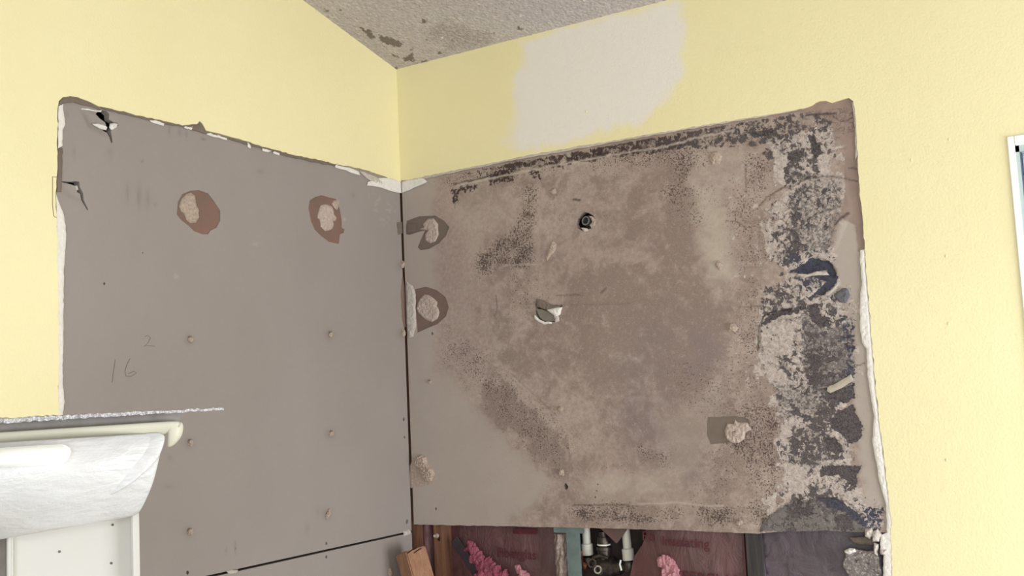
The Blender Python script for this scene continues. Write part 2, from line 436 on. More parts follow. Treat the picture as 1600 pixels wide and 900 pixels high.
n.col((.93, .97, 1, 1)); GLASS = n.fin(.02)
BLUEV = simple('pale_blue_curtain', (158, 172, 196), .8, var=.05, sc=30)
VINYL = simple('window_vinyl', (178, 192, 188), .4, var=.03, sc=30)
DARKG = simple('dark_gasket', (100, 106, 132), .7)
KD = .68
PENCIL = simple('pencil_line', (124, 113, 106), .9)

KD = .85
# ================================================================== THE ROOM
XR, YF = 2.12, -3.4
T = .004
# yellow back wall: edge of the coat follows the torn opening
backedge = [(640, 280.5), (700, 268), (760, 256), (800, 248), (850, 238), (900, 229), (950, 221), (1000, 212.5), (1050, 204), (1100, 195),
            (1150, 187), (1200, 179), (1240, 172.5), (1262, 167), (1280, 158), (1290, 157.5), (1300, 161), (1314, 156), (1326, 153), (1333, 158), (1336, 170),
            (1339, 220), (1341, 270), (1344, 310), (1349, 350), (1351, 390), (1354, 430), (1358, 480), (1362, 530), (1367, 590), (1372, 640), (1378, 690),
            (1384, 740), (1389, 782), (1393, 812), (1392, 840), (1394, 900)]
be = [onB(x, y, T) for x, y in backedge]
be = [(.0045, be[0][1]+.002)]+be
xe = be[-1][0]
WX0 = onB(1570, 212, T)[0]+.004; WZ1 = onB(1570, 212, T)[1]-.004
WX1 = WX0+.62; WZ0 = .98
def roughline(pts, amp, step, seed):
    r = random.Random(seed); out = []
    for a, b in zip(pts[:-1], pts[1:]):
        a = Vector(a); b = Vector(b); k = max(1, int((b-a).length/step))
        for q in range(k):
            p = a.lerp(b, q/k)
            if q: p += Vector((r.uniform(-1, 1), r.uniform(-1, 1)))*amp
            out.append((p.x, p.y))
    out.append(tuple(pts[-1])); return out
be_r = roughline(be, .0008, .006, 4)
outb = [(0.0, ZC+.02), (WX0-.0, ZC+.02), (WX0, 0), (xe, 0)]+be_r[::-1]+[(0.0, be[0][1])]
primer_px = [(812, 66), (900, 38), (1062, 2), (1068, 40), (1062, 110), (1040, 160), (1010, 185), (950, 205), (880, 222), (830, 232), (808, 238), (806, 232), (795, 232), (788, 222), (806, 220), (803, 150), (806, 110), (818, 100)]
def yattr(u, z, X, Y):
    return {'primer': np.clip(.5+sdf(X, Y, primer_px)/36, 0, 1)}
wall_back = sheet('wall_back', 'B', outb, [], .012, T-.0004, T, YEL, None, None, yattr)
tag(wall_back, kind='structure')
# the rest of the back wall around the window
bm = bmesh.new()
for lo, hi in (((WX1, -T, 0), (XR, .012-T, ZC+.02)), ((WX0, -T, WZ1), (WX1, .012-T, ZC+.02)), ((WX0, -T, 0), (WX1, .012-T, WZ0))): add_box(bm, lo, hi)
tag(bm_obj('wall_back_beside_window', bm, YEL), kind='structure')
# outer sheathing closing the stud cavities
bm = bmesh.new(); add_box(bm, (-.12, .105, 0), (WX0-.05, .115, ZC+.3)); add_box(bm, (-.115, YF, 0), (-.105, .115, 3.2))
tag(bm_obj('wall_sheathing', bm, simple('dark_sheathing', (88, 74, 70), .95)), kind='structure')

leftedge = [(617, 281), (600, 275), (585, 270), (560, 262.5), (540, 259), (525, 256.5), (505, 251), (480, 246), (462, 243), (455, 241), (430, 234), (415, 230), (400, 226),
            (385, 220.5), (375, 217), (350, 211), (335, 207), (322, 204), (317, 194), (312, 189), (308, 194), (300, 194), (285, 196), (270, 192), (250, 187), (230, 184), (200, 176),
            (175, 170), (160, 167), (148, 163), (135, 157), (122, 152), (110, 150), (98, 152), (92, 158), (90, 170), (90, 200), (89, 230), (90, 262), (88, 285), (87, 300), (88, 330), (90, 380), (91, 460), (92, 560), (91, 610), (92, 650)]
le = [onL(x, y, T) for x, y in leftedge]
ue = le[-1][0]
le_r = roughline([(.0045, le[0][1]-.001)]+le+[(ue, .9)], .0009, .006, 9)
outl = [(0.0, ZC+.01), (0.0, le_r[0][1])]+le_r+[(ue, 0), (3.4, 0), (3.4, ZC+SLOPE*3.4+.01)]
wall_left = sheet('wall_left', 'L', outl, [], .05, T-.0004, T, YEL, None, None, None, clip=(0, 1.2, .9, 2.9))
tag(wall_left, kind='structure')
tag(box('floor', (-.12, YF, -.03), (XR+.1, .115, 0), simple('grey_vinyl_floor', (150, 142, 130), .6)), kind='structure')
# unseen right wall, its window opening added for the side fill lamp
bm = bmesh.new(); y0, y1, z0, z1 = -.92, -.08, .68, 1.52
for lo, hi in (((XR, YF, 0), (XR+.03, y0, 3.3)), ((XR, y1, 0), (XR+.03, .1, 3.3)), ((XR, y0, 0), (XR+.03, y1, z0)), ((XR, y0, z1), (XR+.03, y1, 3.3))): add_box(bm, lo, hi)
tag(bm_obj('wall_right', bm, YEL), kind='structure')
bm = bmesh.new()  # frame of an unseen window, added round the side fill lamp
for lo, hi in (((XR-.015, y0-.06, z0-.06), (XR, y0, z1+.06)), ((XR-.015, y1, z0-.06), (XR, y1+.06, z1+.06)), ((XR-.015, y0, z0-.06), (XR, y1, z0)), ((XR-.015, y0, z1), (XR, y1, z1+.06))): add_box(bm, lo, hi)
tag(bm_obj('added_window', bm, TRIM), kind='structure')

# ceiling: popcorn, sloping up from the back wall; beads as real relief near the corner
ceil_m = [[(560, 40), (585, 55), (592, 62), (580, 62)], [(592, 55), (612, 60), (630, 66), (626, 75), (605, 70), (596, 66)], [(608, 80), (622, 88), (615, 90)], [(628, 88), (645, 84), (648, 95), (632, 96)],
          [(683, 79), (693, 82), (684, 86)], [(655, 95), (672, 93), (668, 98)], [(540, 25), (552, 28), (545, 32)], [(505, 12), (517, 16), (508, 18)], [(806, 42), (826, 44), (812, 50)], [(660, 28), (668, 34), (660, 36)], [(615, 105), (625, 105), (622, 112)]]
ceil_m += [[(575, 45), (582, 50), (576, 52)], [(700, 60), (708, 62), (702, 66)], [(664, 60), (668, 62), (662, 64)], [(640, 74), (646, 76), (641, 80)], [(530, 12), (536, 14), (532, 18)], [(770, 48), (778, 50), (772, 54)], [(598, 66), (602, 74), (597, 74)]]
ceil_g = [[(660, 50), (690, 28), (730, 40), (790, 60), (760, 76), (720, 80), (680, 70)], [(640, 100), (720, 86), (860, 50), (860, 44), (720, 72)], [(470, 0), (620, 108), (640, 100), (500, 0)]]
def cattr(u, z, X, Y):
    mo = np.zeros(len(u)); g = np.zeros(len(u))
    for i, p in enumerate(ceil_m): mo = np.maximum(mo, region(X, Y, p, .85, 4, 2.5, i, .15))
    for i, p in enumerate(ceil_g): g = np.maximum(g, region(X, Y, p, (.75, .35, .3)[i], 14, 12, i))
    g = np.maximum(g, .18)
    mo = np.maximum(mo, .10)
    b = sstep(vnoise(u*230, z*230, 5), .90, .96)
    return {'mould': mo, 'grime': g, 'bead': b*.8*(z < .6)}
def ch(u, z, X, Y):
    b = sstep(vnoise(u*230, z*230, 5), .86, 1)
    return (.0010*fbm(u*190, z*190, 3, 3)+.0022*b)*(z < .6)
ceiling = sheet('ceiling', 'C', [(0, 0), (1.15, 0), (1.15, .62), (0, .62)], [], .0034, .02, 0, POP, None, ch, cattr)
tag(ceiling, kind='structure')
V = []; 
bm = bmesh.new()
def quadslab(u0, u1, v0, v1):
    a = [W('C', u0, v0), W('C', u1, v0), W('C', u1, v1), W('C', u0, v1)]
    vs = [bm.verts.new(p) for p in a]+[bm.verts.new((p[0], p[1], p[2]+.02)) for p in a]
    for f in ((3, 2, 1, 0), (4, 5, 6, 7), (0, 1, 5, 4), (1, 2, 6, 5), (2, 3, 7, 6), (3, 0, 4, 7)): bm.faces.new([vs[i] for i in f])
quadslab(1.15, XR+.03, 0, .62); quadslab(-.1, XR+.03, .62, 3.4)
tag(bm_obj('ceiling_rest', bm, POP), kind='structure')

# window beside the shower
wx0, wx1, wz0, wz1 = WX0, WX1, WZ0, WZ1
win = empty('window_1', ((wx0+wx1)/2, -.0, wz0), None, None); tag(win, kind='structure')
cw = .0072
bm = bmesh.new()
for lo, hi in (((wx0-.002, -.007, wz0-cw), (wx0+cw, .08, wz1+.002)), ((wx1-cw, -.007, wz0-cw), (wx1, .08, wz1+.002)), ((wx0+cw, -.007, wz1-.012), (wx1-cw, .08, wz1+.002)), ((wx0+cw, -.022, wz0-cw), (wx1-cw, .08, wz0+.01))): add_box(bm, lo, hi)
bmesh.ops.bevel(bm, geom=bm.edges[:], offset=.0015, segments=1, affect='EDGES')
bm_obj('window_casing', bm, TRIM, win)
bm = bmesh.new(); s0 = wx0+cw; s1 = wx1-cw; st = wz1-.012
for lo, hi in (((s0, -.001, wz0+.01), (s0+.0050, .04, st)), ((s1-.028, -.001, wz0+.01), (s1, .06, st)), ((s0, -.001, st-.009), (s1, .04, st)), ((s0, -.001, wz0+.01), (s1, .04, wz0+.03)), ((s0+.01, .012, 1.62), (s1, .03, 1.635))): add_box(bm, lo, hi)
bm_obj('window_sash', bm, VINYL, win)
bm = bmesh.new()
add_box(bm, (s0+.0050, -.0005, wz0+.03), (s0+.0062, .02, st-.009)); add_box(bm, (s0+.01, .009, 1.632), (s1-.03, .012, 1.636))
bm_obj('window_gasket', bm, DARKG, win)
bm = bmesh.new(); add_box(bm, (s0+.0062, .008, wz0+.03), (s1-.028, .011, st-.009)); bm_obj('window_pane', bm, GLASS, win)
bm = bmesh.new()      # pleated curtain outside the sash
xs = np.linspace(s0+.0066, s1-.03, 90); vs = []
for i, x in enumerate(xs):
    y = .030+.006*math.sin(i*1.1)
    vs.append((bm.verts.new((x, y, wz0+.03)), bm.verts.new((x, y, st-.010)), bm.verts.new((x, y+.001, wz0+.03)), bm.verts.new((x, y+.001, st-.010))))
for a, b in zip(vs[:-1], vs[1:]):
    bm.faces.new((a[0], b[0], b[1], a[1])); bm.faces.new((a[2], a[3], b[3], b[2]))
o = bm_obj('curtain', bm, BLUEV); tag(o, 'pale blue pleated curtain hanging behind the glass of the window', 'curtain')

# ================================================================== DRYWALL PANELS
def holes_of(pl, lst):
    return [ngon(on(pl)(x, y), r, 9, 1.25, .2, i) for i, (x, y, r) in enumerate(lst)]
# ---- left upper panel
left_patch = [[(276, 335), (278, 315), (285, 303), (298, 298), (310, 297), (325, 302), (335, 315), (344, 329), (344, 345), (338, 356), (329, 360), (325, 366), (316, 366), (303, 361), (295, 353), (283, 344)],
              [(482, 325), (484, 313), (492, 308), (502, 305), (513, 308), (525, 311), (531, 327), (534, 345), (534, 356), (538, 358), (537, 364), (531, 366), (530, 378), (529, 381), (514, 378), (502, 369), (492, 359), (486, 346)]]
LP = [onL(x, y) for x, y in [(86, 150), (100, 146), (300, 186), (500, 240), (622, 276)]]
gapL = [(622, 836.5), (560, 850), (450, 874), (330, 901)]
zt_corner = onL(622, 270)[1]
def gapz(u, d=0):
    (ua, za), (ub, zb) = onL(640, 831.5), onL(330, 900)
    return za+(zb-za)*(u-ua)/(ub-ua)+d
uL = onL(84, 400)[0]
outL = [(.002, zt_corner+.004), (.002, gapz(.003, .0018)), (uL+.01, gapz(uL, .0018)), (uL+.01, onL(90, 140)[1]), (onL(300, 186)[0], onL(300, 184)[1]), (onL(500, 240)[0], onL(500, 238)[1])]
outL = [(u, z) for u, z in outL]
hl = holes_of('L', [(163, 443, .0016), (510, 849, .0022), (631, 655, .0028), (632, 683, .0022), (636, 815, .0034), (293, 895, .0024), (223, 395, .0009)])
crack1 = [(153, 177), (158, 171), (166, 173), (171, 178), (172, 186), (178, 190), (184, 192), (185, 197), (176, 199), (174, 205), (176, 222), (174, 224), (171, 214), (169, 207), (164, 203), (170, 197), (168, 190), (160, 184)]
crack2 = [(118, 283), (124, 284), (125, 292), (130, 302), (131, 312), (138, 328), (136, 328), (128, 313), (126, 303), (122, 300), (120, 293), (116, 289), (104, 286), (98, 285), (97, 283), (110, 284)]
hl += [conv('L', crack1), conv('L', crack2)]
hl += [conv('L', p) for p in left_patch]
def lsm(u, z, X, Y):
    s = np.zeros(len(u)); p = np.zeros(len(u))
    for (x, y, w_, h_, v) in ((199, 302, 2.5, 14, .30), (217, 308, 3, 16, .38), (231, 310, 3, 14, .28), (172, 238, 4, 12, .18), (116, 238, 1.6, 10, .2), (265, 203, 2, 7, .35), (281, 206, 2, 7, .35), (291, 209, 2, 6, .3), (222, 251, 2, 2, .5), (243, 320, 2, 3, .3),
                              (407, 268, 6, 3, .25), (552, 305, 2, 5, .25), (105, 178, 2, 3, .3), (353, 860, 1.5, 5, .3), (368, 855, 1, 8, .6), (265, 715, 4, 5, .2), (262, 760, 8, 3, .22), (318, 217, 4, 1.5, .5), (400, 700, 3, 3, .1), (480, 825, 3, 9, .2), (497, 800, 3, 7, .15)):
        s = np.maximum(s, v*np.exp(-(((X-x)/w_)**2+((Y-y)/h_)**2)))
    for (x, y) in ((296, 529), (515, 521), (296, 690), (516, 676), (295, 829), (511, 802), (628, 412), (629, 520)):
        s = np.maximum(s, .35*np.exp(-(((X-x+1)/7)**2+((Y-y-2)/8)**2)))  # painted soft shadow, a little below and left of each screw
    r = sstep(fbm(X*.25, Y*.25, 4, 3), .55, .75)
    p = np.maximum(p, .35*r*region(X, Y, [(578, 300), (618, 310), (620, 355), (600, 350), (585, 330)], 1, 8, 4))
    p = np.maximum(p, .5*np.exp(-(((X-400)/6)**2+((Y-381)/1.6)**2)))
    p = np.maximum(p, .7*np.exp(-(((X-538)/2)**2+((Y-342)/2.5)**2)))
    p = np.maximum(p, .12*np.exp(-(((X-275)/3)**2+((Y-432)/3)**2))*5)
    return {'smudge_shade': s, 'pale': np.clip(p, 0, 1)}
def lh(u, z, X, Y):
    h = .0006*(fbm(u*9, z*9, 2, 2)-.5)
    for (poly, dp) in (([(125, 170), (160, 168), (182, 190), (170, 215), (138, 200)], .006), ([(96, 283), (122, 284), (134, 318), (110, 312), (95, 300)], .0035)):
        h = h-dp*sstep(sdf(X, Y, poly), -3, 12)
    return h
pL = empty('drywall_sheet', W('L', uL/2, gapz(uL/2), 0), 'grey drywall sheet on the left wall with two round torn spots', 'drywall panel')
sheet('board', 'L', outL, hl, .0036, .0125, 0, PAPER, pL, lh, lsm)
for i, p in enumerate(left_patch):
    sheet('torn_spot', 'L', conv('L', p), [], .004, .006, -.0012, REDB, pL)['label'] = 'red-brown bare paper where the face is torn away'
relief('adhesive_dab', 'L', [(280, 322), (284, 311), (291, 303), (298, 301), (304, 305), (306, 316), (310, 327), (311, 340), (306, 348), (298, 349), (291, 343), (287, 333), (283, 330)], .0035, -.0010, ADH, pL, seed=3, off0=-.001)
relief('adhesive_dab', 'L', [(499, 327), (501, 321), (508, 319), (513, 320), (519, 323), (521, 334), (526, 341), (523, 346), (520, 344), (521, 352), (519, 358), (508, 361), (501, 354), (500, 344), (496, 340), (497, 334)], .0035, -.0010, ADH2, pL, seed=5, off0=-.001)
relief('adhesive_dab', 'L', [(518, 318), (522, 313), (530, 312), (530, 320), (527, 328), (523, 326)], .0025, -.0008, ADH, pL, seed=8, off0=-.001)
# bent gypsum flakes in the two broken places
relief('gypsum_flake', 'L', [(146, 193), (155, 192), (163, 194), (170, 198), (168, 203), (160, 201), (150, 196)], .004, -.003, GYP, pL, seed=2)
relief('gypsum_flake', 'L', [(173, 193), (180, 191), (185, 193), (183, 200), (176, 204), (172, 199)], .005, -.002, GYP, pL, seed=4)
relief('gypsum_flake', 'L', [(128, 168), (150, 172), (160, 172), (158, 175), (140, 172), (127, 171)], .003, -.001, GYP, pL, seed=6)
relief('gypsum_flake', 'L', [(118, 290), (123, 289), (125, 296), (121, 298)], .003, -.003, GYPG, pL, seed=7)
# screws with plaster crumbs round their heads
def crumb_mesh(seed, r=.0048):
    bm = bmesh.new(); bmesh.ops.create_icosphere(bm, subdivisions=3, radius=r)
    for v in bm.verts:
        d = mnoise.fractal(v.co*600+Vector((seed*9.1, 0, 0)), .9, 2.0, 3)
        v.co *= 1+.38*d; v.co.z *= .75
    me = bpy.data.meshes.new('plaster_crumb'); bm.to_mesh(me); bm.free(); me.materials.append(ADH); return me
def screw_mesh():
    bm = bmesh.new(); n = 16; rings = []
    for z, r in ((-.006, .0016), (-.0012, .0018), (.0016, .0034), (.0026, .0034), (.0029, .0028)):
        rings.append([bm.verts.new((r*math.cos(2*math.pi*k/n), r*math.sin(2*math.pi*k/n), z)) for k in range(n)])
    for q, s in zip(rings[:-1], rings[1:]):
        for k in range(n): bm.faces.new((q[k], q[(k+1) % n], s[(k+1) % n], s[k]))
    c1 = bm.verts.new((0, 0, .0018)); t = rings[-1]
    for k in range(n): bm.faces.new((t[k], t[(k+1) % n], c1))
    me = bpy.data.meshes.new('screw'); bm.to_mesh(me); bm.free(); me.materials.append(SCREWM); return me
CR = [crumb_mesh(i) for i in range(5)]; SM = screw_mesh()
def screw(pl, px, py, parent, sx=1, sy=1, rot=0, i=0, out=.001, crumb=True, bare=False):
    u, z = on(pl)(px, py); p = Vector(W(pl, u, z, out))
    nrm = Vector((0, -1, 0)) if pl == 'B' else Vector((1, 0, 0))
    M = nrm.to_track_quat('Z', 'Y').to_matrix().to_4x4()
    o = bpy.data.objects.new('screw', SM); C.objects.link(o); o.parent = parent
    o.matrix_parent_inverse = Matrix.Translation(parent.location).inverted()
    o.matrix_basis = Matrix.Translation(p)@M
    if crumb:
        c = bpy.data.objects.new('plaster_crumb', CR[i % 5]); C.objects.link(c); c.parent = o
        c.location = (.0010, -.0014, .0002); c.scale = (sx, sy, 1); c.rotation_euler = (0, 0, rot)
    return o
for i, (x, y, sx, sy, r) in enumerate([(296, 529, 1, 1, 0), (515, 521, 1, .9, 1), (296, 690, .95, .9, 2), (516, 676, 1, 1, .4), (295, 829, .95, 1, 3), (511, 802, .8, 1.9, -.6), (628, 412, .9, 1.4, 0), (629, 519, .9, 1.6, .1)]):
    screw('L', x, y, pL, sx, sy, r, i)
# pencilled figures 2 and 16
def pencil(pl, strokes, parent):
    bm = bmesh.new()
    for s in strokes:
        pts = [W(pl, *on(pl)(x, y), .0002) for x, y in s]
        add_tube(bm, pts, .00032, 6)
    bm_obj('pencil_mark', bm, PENCIL, parent)
pencil('L', [[(226, 526), (231, 524), (235, 528), (231, 536), (225, 541), (232, 540), (242, 541)]], pL)
pencil('L', [[(180, 562), (178, 575), (176, 590), (175, 598)], [(203, 560), (198, 570), (195, 580), (197, 588), (205, 588), (213, 583), (209, 580), (200, 584)]], pL)
# ---- left lower panel
pL2 = empty('drywall_sheet', W('L', uL/2, .3, 0), 'grey drywall sheet at the bottom left, below the dark horizontal seam', 'drywall panel')
outL2 = [(.002, gapz(.003, -.0018)), (.002, .02), (uL+.01, .02), (uL+.01, gapz(uL, -.0018))]
sheet('board', 'L', outL2, holes_of('L', [(510, 870, .0022)]), .006, .0125, 0, PAPER, pL2, None, lsm, clip=(0, .8, 1.0, 1.4))
relief('plaster_crumb', 'L', [(630, 830), (636, 826), (641, 830), (638, 837), (631, 838)], .006, .000, GYPG, pL2, seed=3)
screw('L', 608, 893, pL2, 1, 1.6, .2, 2)
relief('plaster_crumb', 'L', [(354, 893), (362, 891), (372, 890), (370, 895), (358, 897)], .003, 0, GYPG, pL2, seed=13)

# ---- back panel
px_patch = [
  # torn-paper bare spots: brown C shape, brown D shape, grey box, corner
  ([(635, 345), (655, 338), (680, 337), (694, 345), (702, 355), (697, 368), (686, 380), (670, 389), (657, 391), (652, 386), (657, 374), (664, 360), (655, 362), (640, 367), (634, 366)], TAUPE),
  ([(648, 452), (665, 448), (682, 453), (696, 464), (701, 480), (697, 494), (684, 506), (665, 514), (652, 520), (650, 500), (649, 470)], BROWN),
  ([(1105, 652), (1150, 650), (1165, 653), (1172, 660), (1160, 690), (1110, 694), (1104, 680)], TAUPE),
]
splitx = 1185
bot = [(646, 819.5), (900, 824.5), (1060, 828.5), (1165, 833), (1185, 834), (1215, 831), (1290, 828.5), (1340, 831.5), (1378, 832)]
ob = [onB(x, y) for x, y in bot]
xr = onB(1398, 500)[0]+.004
topb = onB(640, 280.5)[1]+.006
outB = [(.0042, topb), (.0042, ob[0][1])]+roughline(ob, .0005, .008, 2)+[(xr, ob[-1][1]-.002), (xr, topb+.012), (onB(1250, 160)[0], topb+.006)]
hb = holes_of('B', [(675, 521, .0024), (681, 795, .0024), (884, 760, .0042), (934, 757, .0012), (932, 767, .0012), (930, 777, .0014), (752, 295, .0006)])
pipe_hole = [(899, 350), (901, 342), (907, 335), (913, 331), (920, 333), (927, 337), (931, 344), (930, 352), (924, 357), (915, 359), (910, 361), (903, 357)]
tear_hole = [(838, 468), (852, 472), (866, 478), (879, 476), (875, 490), (871, 503), (863, 503), (850, 505), (841, 500), (835, 490), (836, 478)]
navyhole = [(1229, 424), (1244, 417), (1256, 408), (1272, 402), (1288, 405), (1297, 412), (1306, 424), (1303, 434), (1290, 428), (1277, 425), (1262, 429), (1246, 429)]
hb += [conv('B', pipe_hole), conv('B', tear_hole)]
hb += [conv('B', p) for p, _ in px_patch]
R_ = region
def bmasks(u, z, X, Y):
    n0 = np.zeros(len(u)); g = {}
    # distance below the top edge, in picture units
    ytop = np.interp(X, [640, 800, 1000, 1100, 1250, 1340], [280.5, 248, 212.5, 195, 170, 158]); dt = Y-ytop
    big = fbm(X*.02, Y*.02, 11, 3); md = fbm(X*.05, Y*.05, 21, 3)
    # haze
    hz = .40*sstep(X, 690, 800)*(.4+1.2*big)
    hz = hz*(1-.9*R_(X, Y, [(640, 600), (720, 620), (800, 690), (860, 745), (850, 790), (800, 830), (640, 830)], 1, 30, 15))
    for p, v in (([(860, 440), (960, 400), (1100, 420), (1150, 500), (1110, 640), (1000, 620), (930, 650), (900, 560), (880, 480)], .62),
                 ([(1010, 330), (1075, 250), (1110, 330), (1085, 420), (1020, 430)], .6), ([(760, 560), (830, 640), (890, 690), (900, 750), (860, 760), (820, 700), (740, 640)], .7),
                 ([(800, 450), (860, 560), (840, 620), (770, 560), (740, 480)], .5), ([(960, 620), (1100, 600), (1180, 640), (1190, 800), (1050, 760), (960, 720)], .5),
                 ([(700, 300), (1000, 250), (1000, 290), (820, 330), (700, 340)], .45), ([(780, 790), (870, 760), (900, 825), (780, 825)], .5)):
        hz = np.maximum(hz, R_(X, Y, p, v, 28, 18, 5)*(.55+.9*md))
    g['haze'] = np.clip(hz*1.15, 0, 1)
    g['purple'] = np.clip(R_(X, Y, [(1000, 500), (1120, 480), (1150, 640), (1100, 760), (1000, 720), (950, 640)], .55, 40, 20, 7)*(big*1.5), 0, 1)
    cl = sstep(X, 690+25*(md-.5), 668+25*(md-.5))
    cl = np.maximum(cl, .85*R_(X, Y, [(640, 560), (700, 590), (745, 640), (800, 700), (855, 750), (835, 790), (780, 830), (640, 830)], 1, 14, 8, 3))
    cl = np.maximum(cl, R_(X, Y, [(1322, 300), (1345, 300), (1400, 830), (1350, 830), (1352, 760), (1340, 690), (1335, 600), (1336, 520), (1318, 460), (1300, 410), (1305, 380)], 1, 7, 6, 6))
    g['clean'] = cl
    lt = R_(X, Y, [(1085, 290), (1130, 290), (1140, 370), (1150, 440), (1110, 440), (1090, 360)], .55, 16, 10, 8)
    lt = np.maximum(lt, R_(X, Y, [(720, 290), (840, 300), (800, 340), (735, 400), (700, 330)], .22, 16, 12, 9))
    lt = np.maximum(lt, R_(X, Y, [(930, 740), (1030, 735), (1060, 775), (920, 790), (905, 770)], .35, 14, 10, 10))
    lt = np.maximum(lt, R_(X, Y, [(1080, 230), (1180, 240), (1165, 290), (1080, 290)], .3, 12, 8, 12))
    lt = np.maximum(lt, R_(X, Y, [(1030, 660), (1110, 610), (1130, 650), (1060, 760), (1130, 800), (1030, 790)], .22, 16, 10, 13))
    g['light'] = np.clip(lt*(.5+md), 0, 1)
    # fine brown-black speckle
    fi = np.zeros(len(u))+.04*sstep(X, 700, 760)
    for p, v, sf in (([(738, 412), (770, 378), (805, 345), (822, 322), (812, 300), (818, 285), (835, 285), (838, 320), (830, 360), (838, 410), (822, 420), (790, 416), (765, 432), (742, 430)], .62, 4),
                     ([(695, 270), (840, 245), (900, 262), (850, 275), (760, 285), (700, 300)], .35, 8),
                     ([(1040, 240), (1080, 230), (1078, 280), (1066, 285), (1052, 262)], .6, 5), ([(1030, 285), (1060, 285), (1110, 300), (1095, 360), (1060, 345), (1035, 320)], .40, 10),
                     ([(700, 520), (745, 545), (800, 600), (862, 640), (886, 690), (882, 742), (845, 712), (800, 672), (750, 618), (706, 560)], .40, 14),
                     ([(800, 430), (840, 425), (850, 470), (820, 500), (790, 470)], .30, 12), ([(765, 600), (830, 645), (870, 700), (850, 705), (790, 660)], .28, 10),
                     ([(893, 790), (990, 788), (1000, 800), (1040, 812), (1030, 822), (960, 818), (893, 812)], .66, 4), ([(990, 800), (1060, 800), (1055, 820), (1000, 822)], .42, 8),
                     ([(1088, 792), (1142, 790), (1146, 812), (1112, 822), (1092, 808)], .58, 5), ([(1150, 280), (1190, 300), (1200, 400), (1180, 470), (1210, 560), (1180, 640), (1150, 560), (1165, 420), (1140, 330)], .38, 16),
                     ([(1150, 640), (1215, 620), (1225, 830), (1160, 830), (1150, 790), (1185, 760), (1130, 700)], .55, 12), ([(1000, 700), (1045, 702), (1040, 725), (1005, 720)], .5, 6), ([(940, 722), (985, 720), (985, 732), (940, 732)], .3, 5),
                     ([(1050, 560), (1110, 700), (1090, 770), (1140, 790), (1190, 700), (1160, 560)], .25, 16), ([(930, 230), (1110, 205), (1110, 260), (1000, 262), (900, 275)], .45, 8),
                     ([(1165, 235), (1215, 245), (1195, 305), (1165, 300)], .45, 6), ([(860, 300), (872, 296), (870, 330), (888, 345), (884, 360), (868, 340)], .18, 4), ([(936, 310), (955, 315), (950, 335), (938, 328)], .3, 3)):
        fi = np.maximum(fi, R_(X, Y, p, v, sf*1.8+2, sf*1.6+3, 31))
    g['fine'] = fi
    # right mouldy zone
    zone = [(1196, 205), (1310, 190), (1316, 250), (1322, 300), (1300, 372), (1305, 405), (1318, 440), (1336, 480), (1336, 595), (1328, 640), (1340, 700), (1342, 760), (1386, 800), (1386, 850), (1186, 850), (1190, 800), (1222, 760), (1208, 700), (1216, 650), (1188, 590), (1180, 540), (1190, 480), (1210, 440), (1196, 390), (1190, 330), (1215, 290)]
    zr = R_(X, Y, zone, 1, 10, 12, 41); zp = R_(X, Y, zone, 1, 24, 24, 42)
    inner = np.clip(sdf(X, Y, zone)/35, 0, 1)
    g['peel'] = np.maximum(zp*.80, R_(X, Y, [(1140, 235), (1200, 235), (1205, 640), (1170, 640), (1140, 560), (1120, 400)], .30, 20, 14, 43))
    mo = zr*(.27+.17*inner+.62*(md-.45))
    tb = sstep(dt, 4, 9)*sstep(dt, 46, 22)                     # band under the top edge
    xb = np.interp(X, [700, 780, 840, 900, 1100, 1200, 1320], [.30, .52, .56, .60, .60, .60, .45])
    bandw = np.interp(X, [700, 840, 1000, 1100, 1250], [18, 28, 34, 44, 66])
    tb = sstep(dt, 3, 8)*sstep(dt+18*(md-.5), bandw, bandw*.72)
    mo = np.maximum(mo, tb*xb*(.55+.75*md))
    mo = np.maximum(mo, R_(X, Y, [(1190, 240), (1250, 210), (1270, 250), (1240, 262), (1262, 280), (1225, 285), (1215, 255)], .60, 8, 8, 44))
    mo = np.maximum(mo, R_(X, Y, [(1190, 445), (1250, 430), (1262, 480), (1220, 500), (1185, 520)], .50, 10, 8, 45))
    mo = np.maximum(mo, R_(X, Y, [(1235, 660), (1290, 665), (1320, 720), (1270, 745), (1220, 720)], .58, 10, 8, 46))
    mo = mo*(1-R_(X, Y, [(1205, 230), (1232, 245), (1225, 270), (1215, 300), (1200, 290), (1212, 262)], .75, 4, 3, 47))
    for p in ([(1195, 500), (1240, 505), (1235, 550), (1195, 560)], [(1180, 570), (1230, 580), (1235, 620), (1205, 615)], [(1280, 245), (1310, 240), (1318, 290), (1285, 288)], [(1215, 720), (1255, 728), (1260, 770), (1225, 755)]):
        mo = mo*(1-R_(X, Y, p, .55, 7, 6, 48))
    g['mould'] = np.clip(mo, 0, 1)
    gr = R_(X, Y, [(1252, 490), (1290, 515), (1333, 490), (1337, 600), (1300, 640), (1262, 600), (1250, 545)], .62, 8, 6, 51)
    gr = np.maximum(gr, R_(X, Y, [(1230, 300), (1265, 280), (1318, 280), (1316, 330), (1300, 400), (1240, 400)], .5, 8, 6, 52))
    gr = np.maximum(gr, R_(X, Y, [(1200, 590), (1330, 610), (1290, 650), (1210, 660)], .5, 10, 8, 53))
    gr = np.maximum(gr, R_(X, Y, [(1186, 832), (1192, 812), (1230, 788), (1290, 780), (1345, 808), (1375, 834)], .75, 3, 3, 54))
    gr = np.maximum(gr, R_(X, Y, [(1320, 850), (1386, 835), (1386, 900), (1320, 900)], .6, 3, 3, 55))
    gr = np.maximum(gr, zr*.20)
    g['grey'] = gr
    so = np.zeros(len(u)); nv = np.zeros(len(u)); brn = np.zeros(len(u))
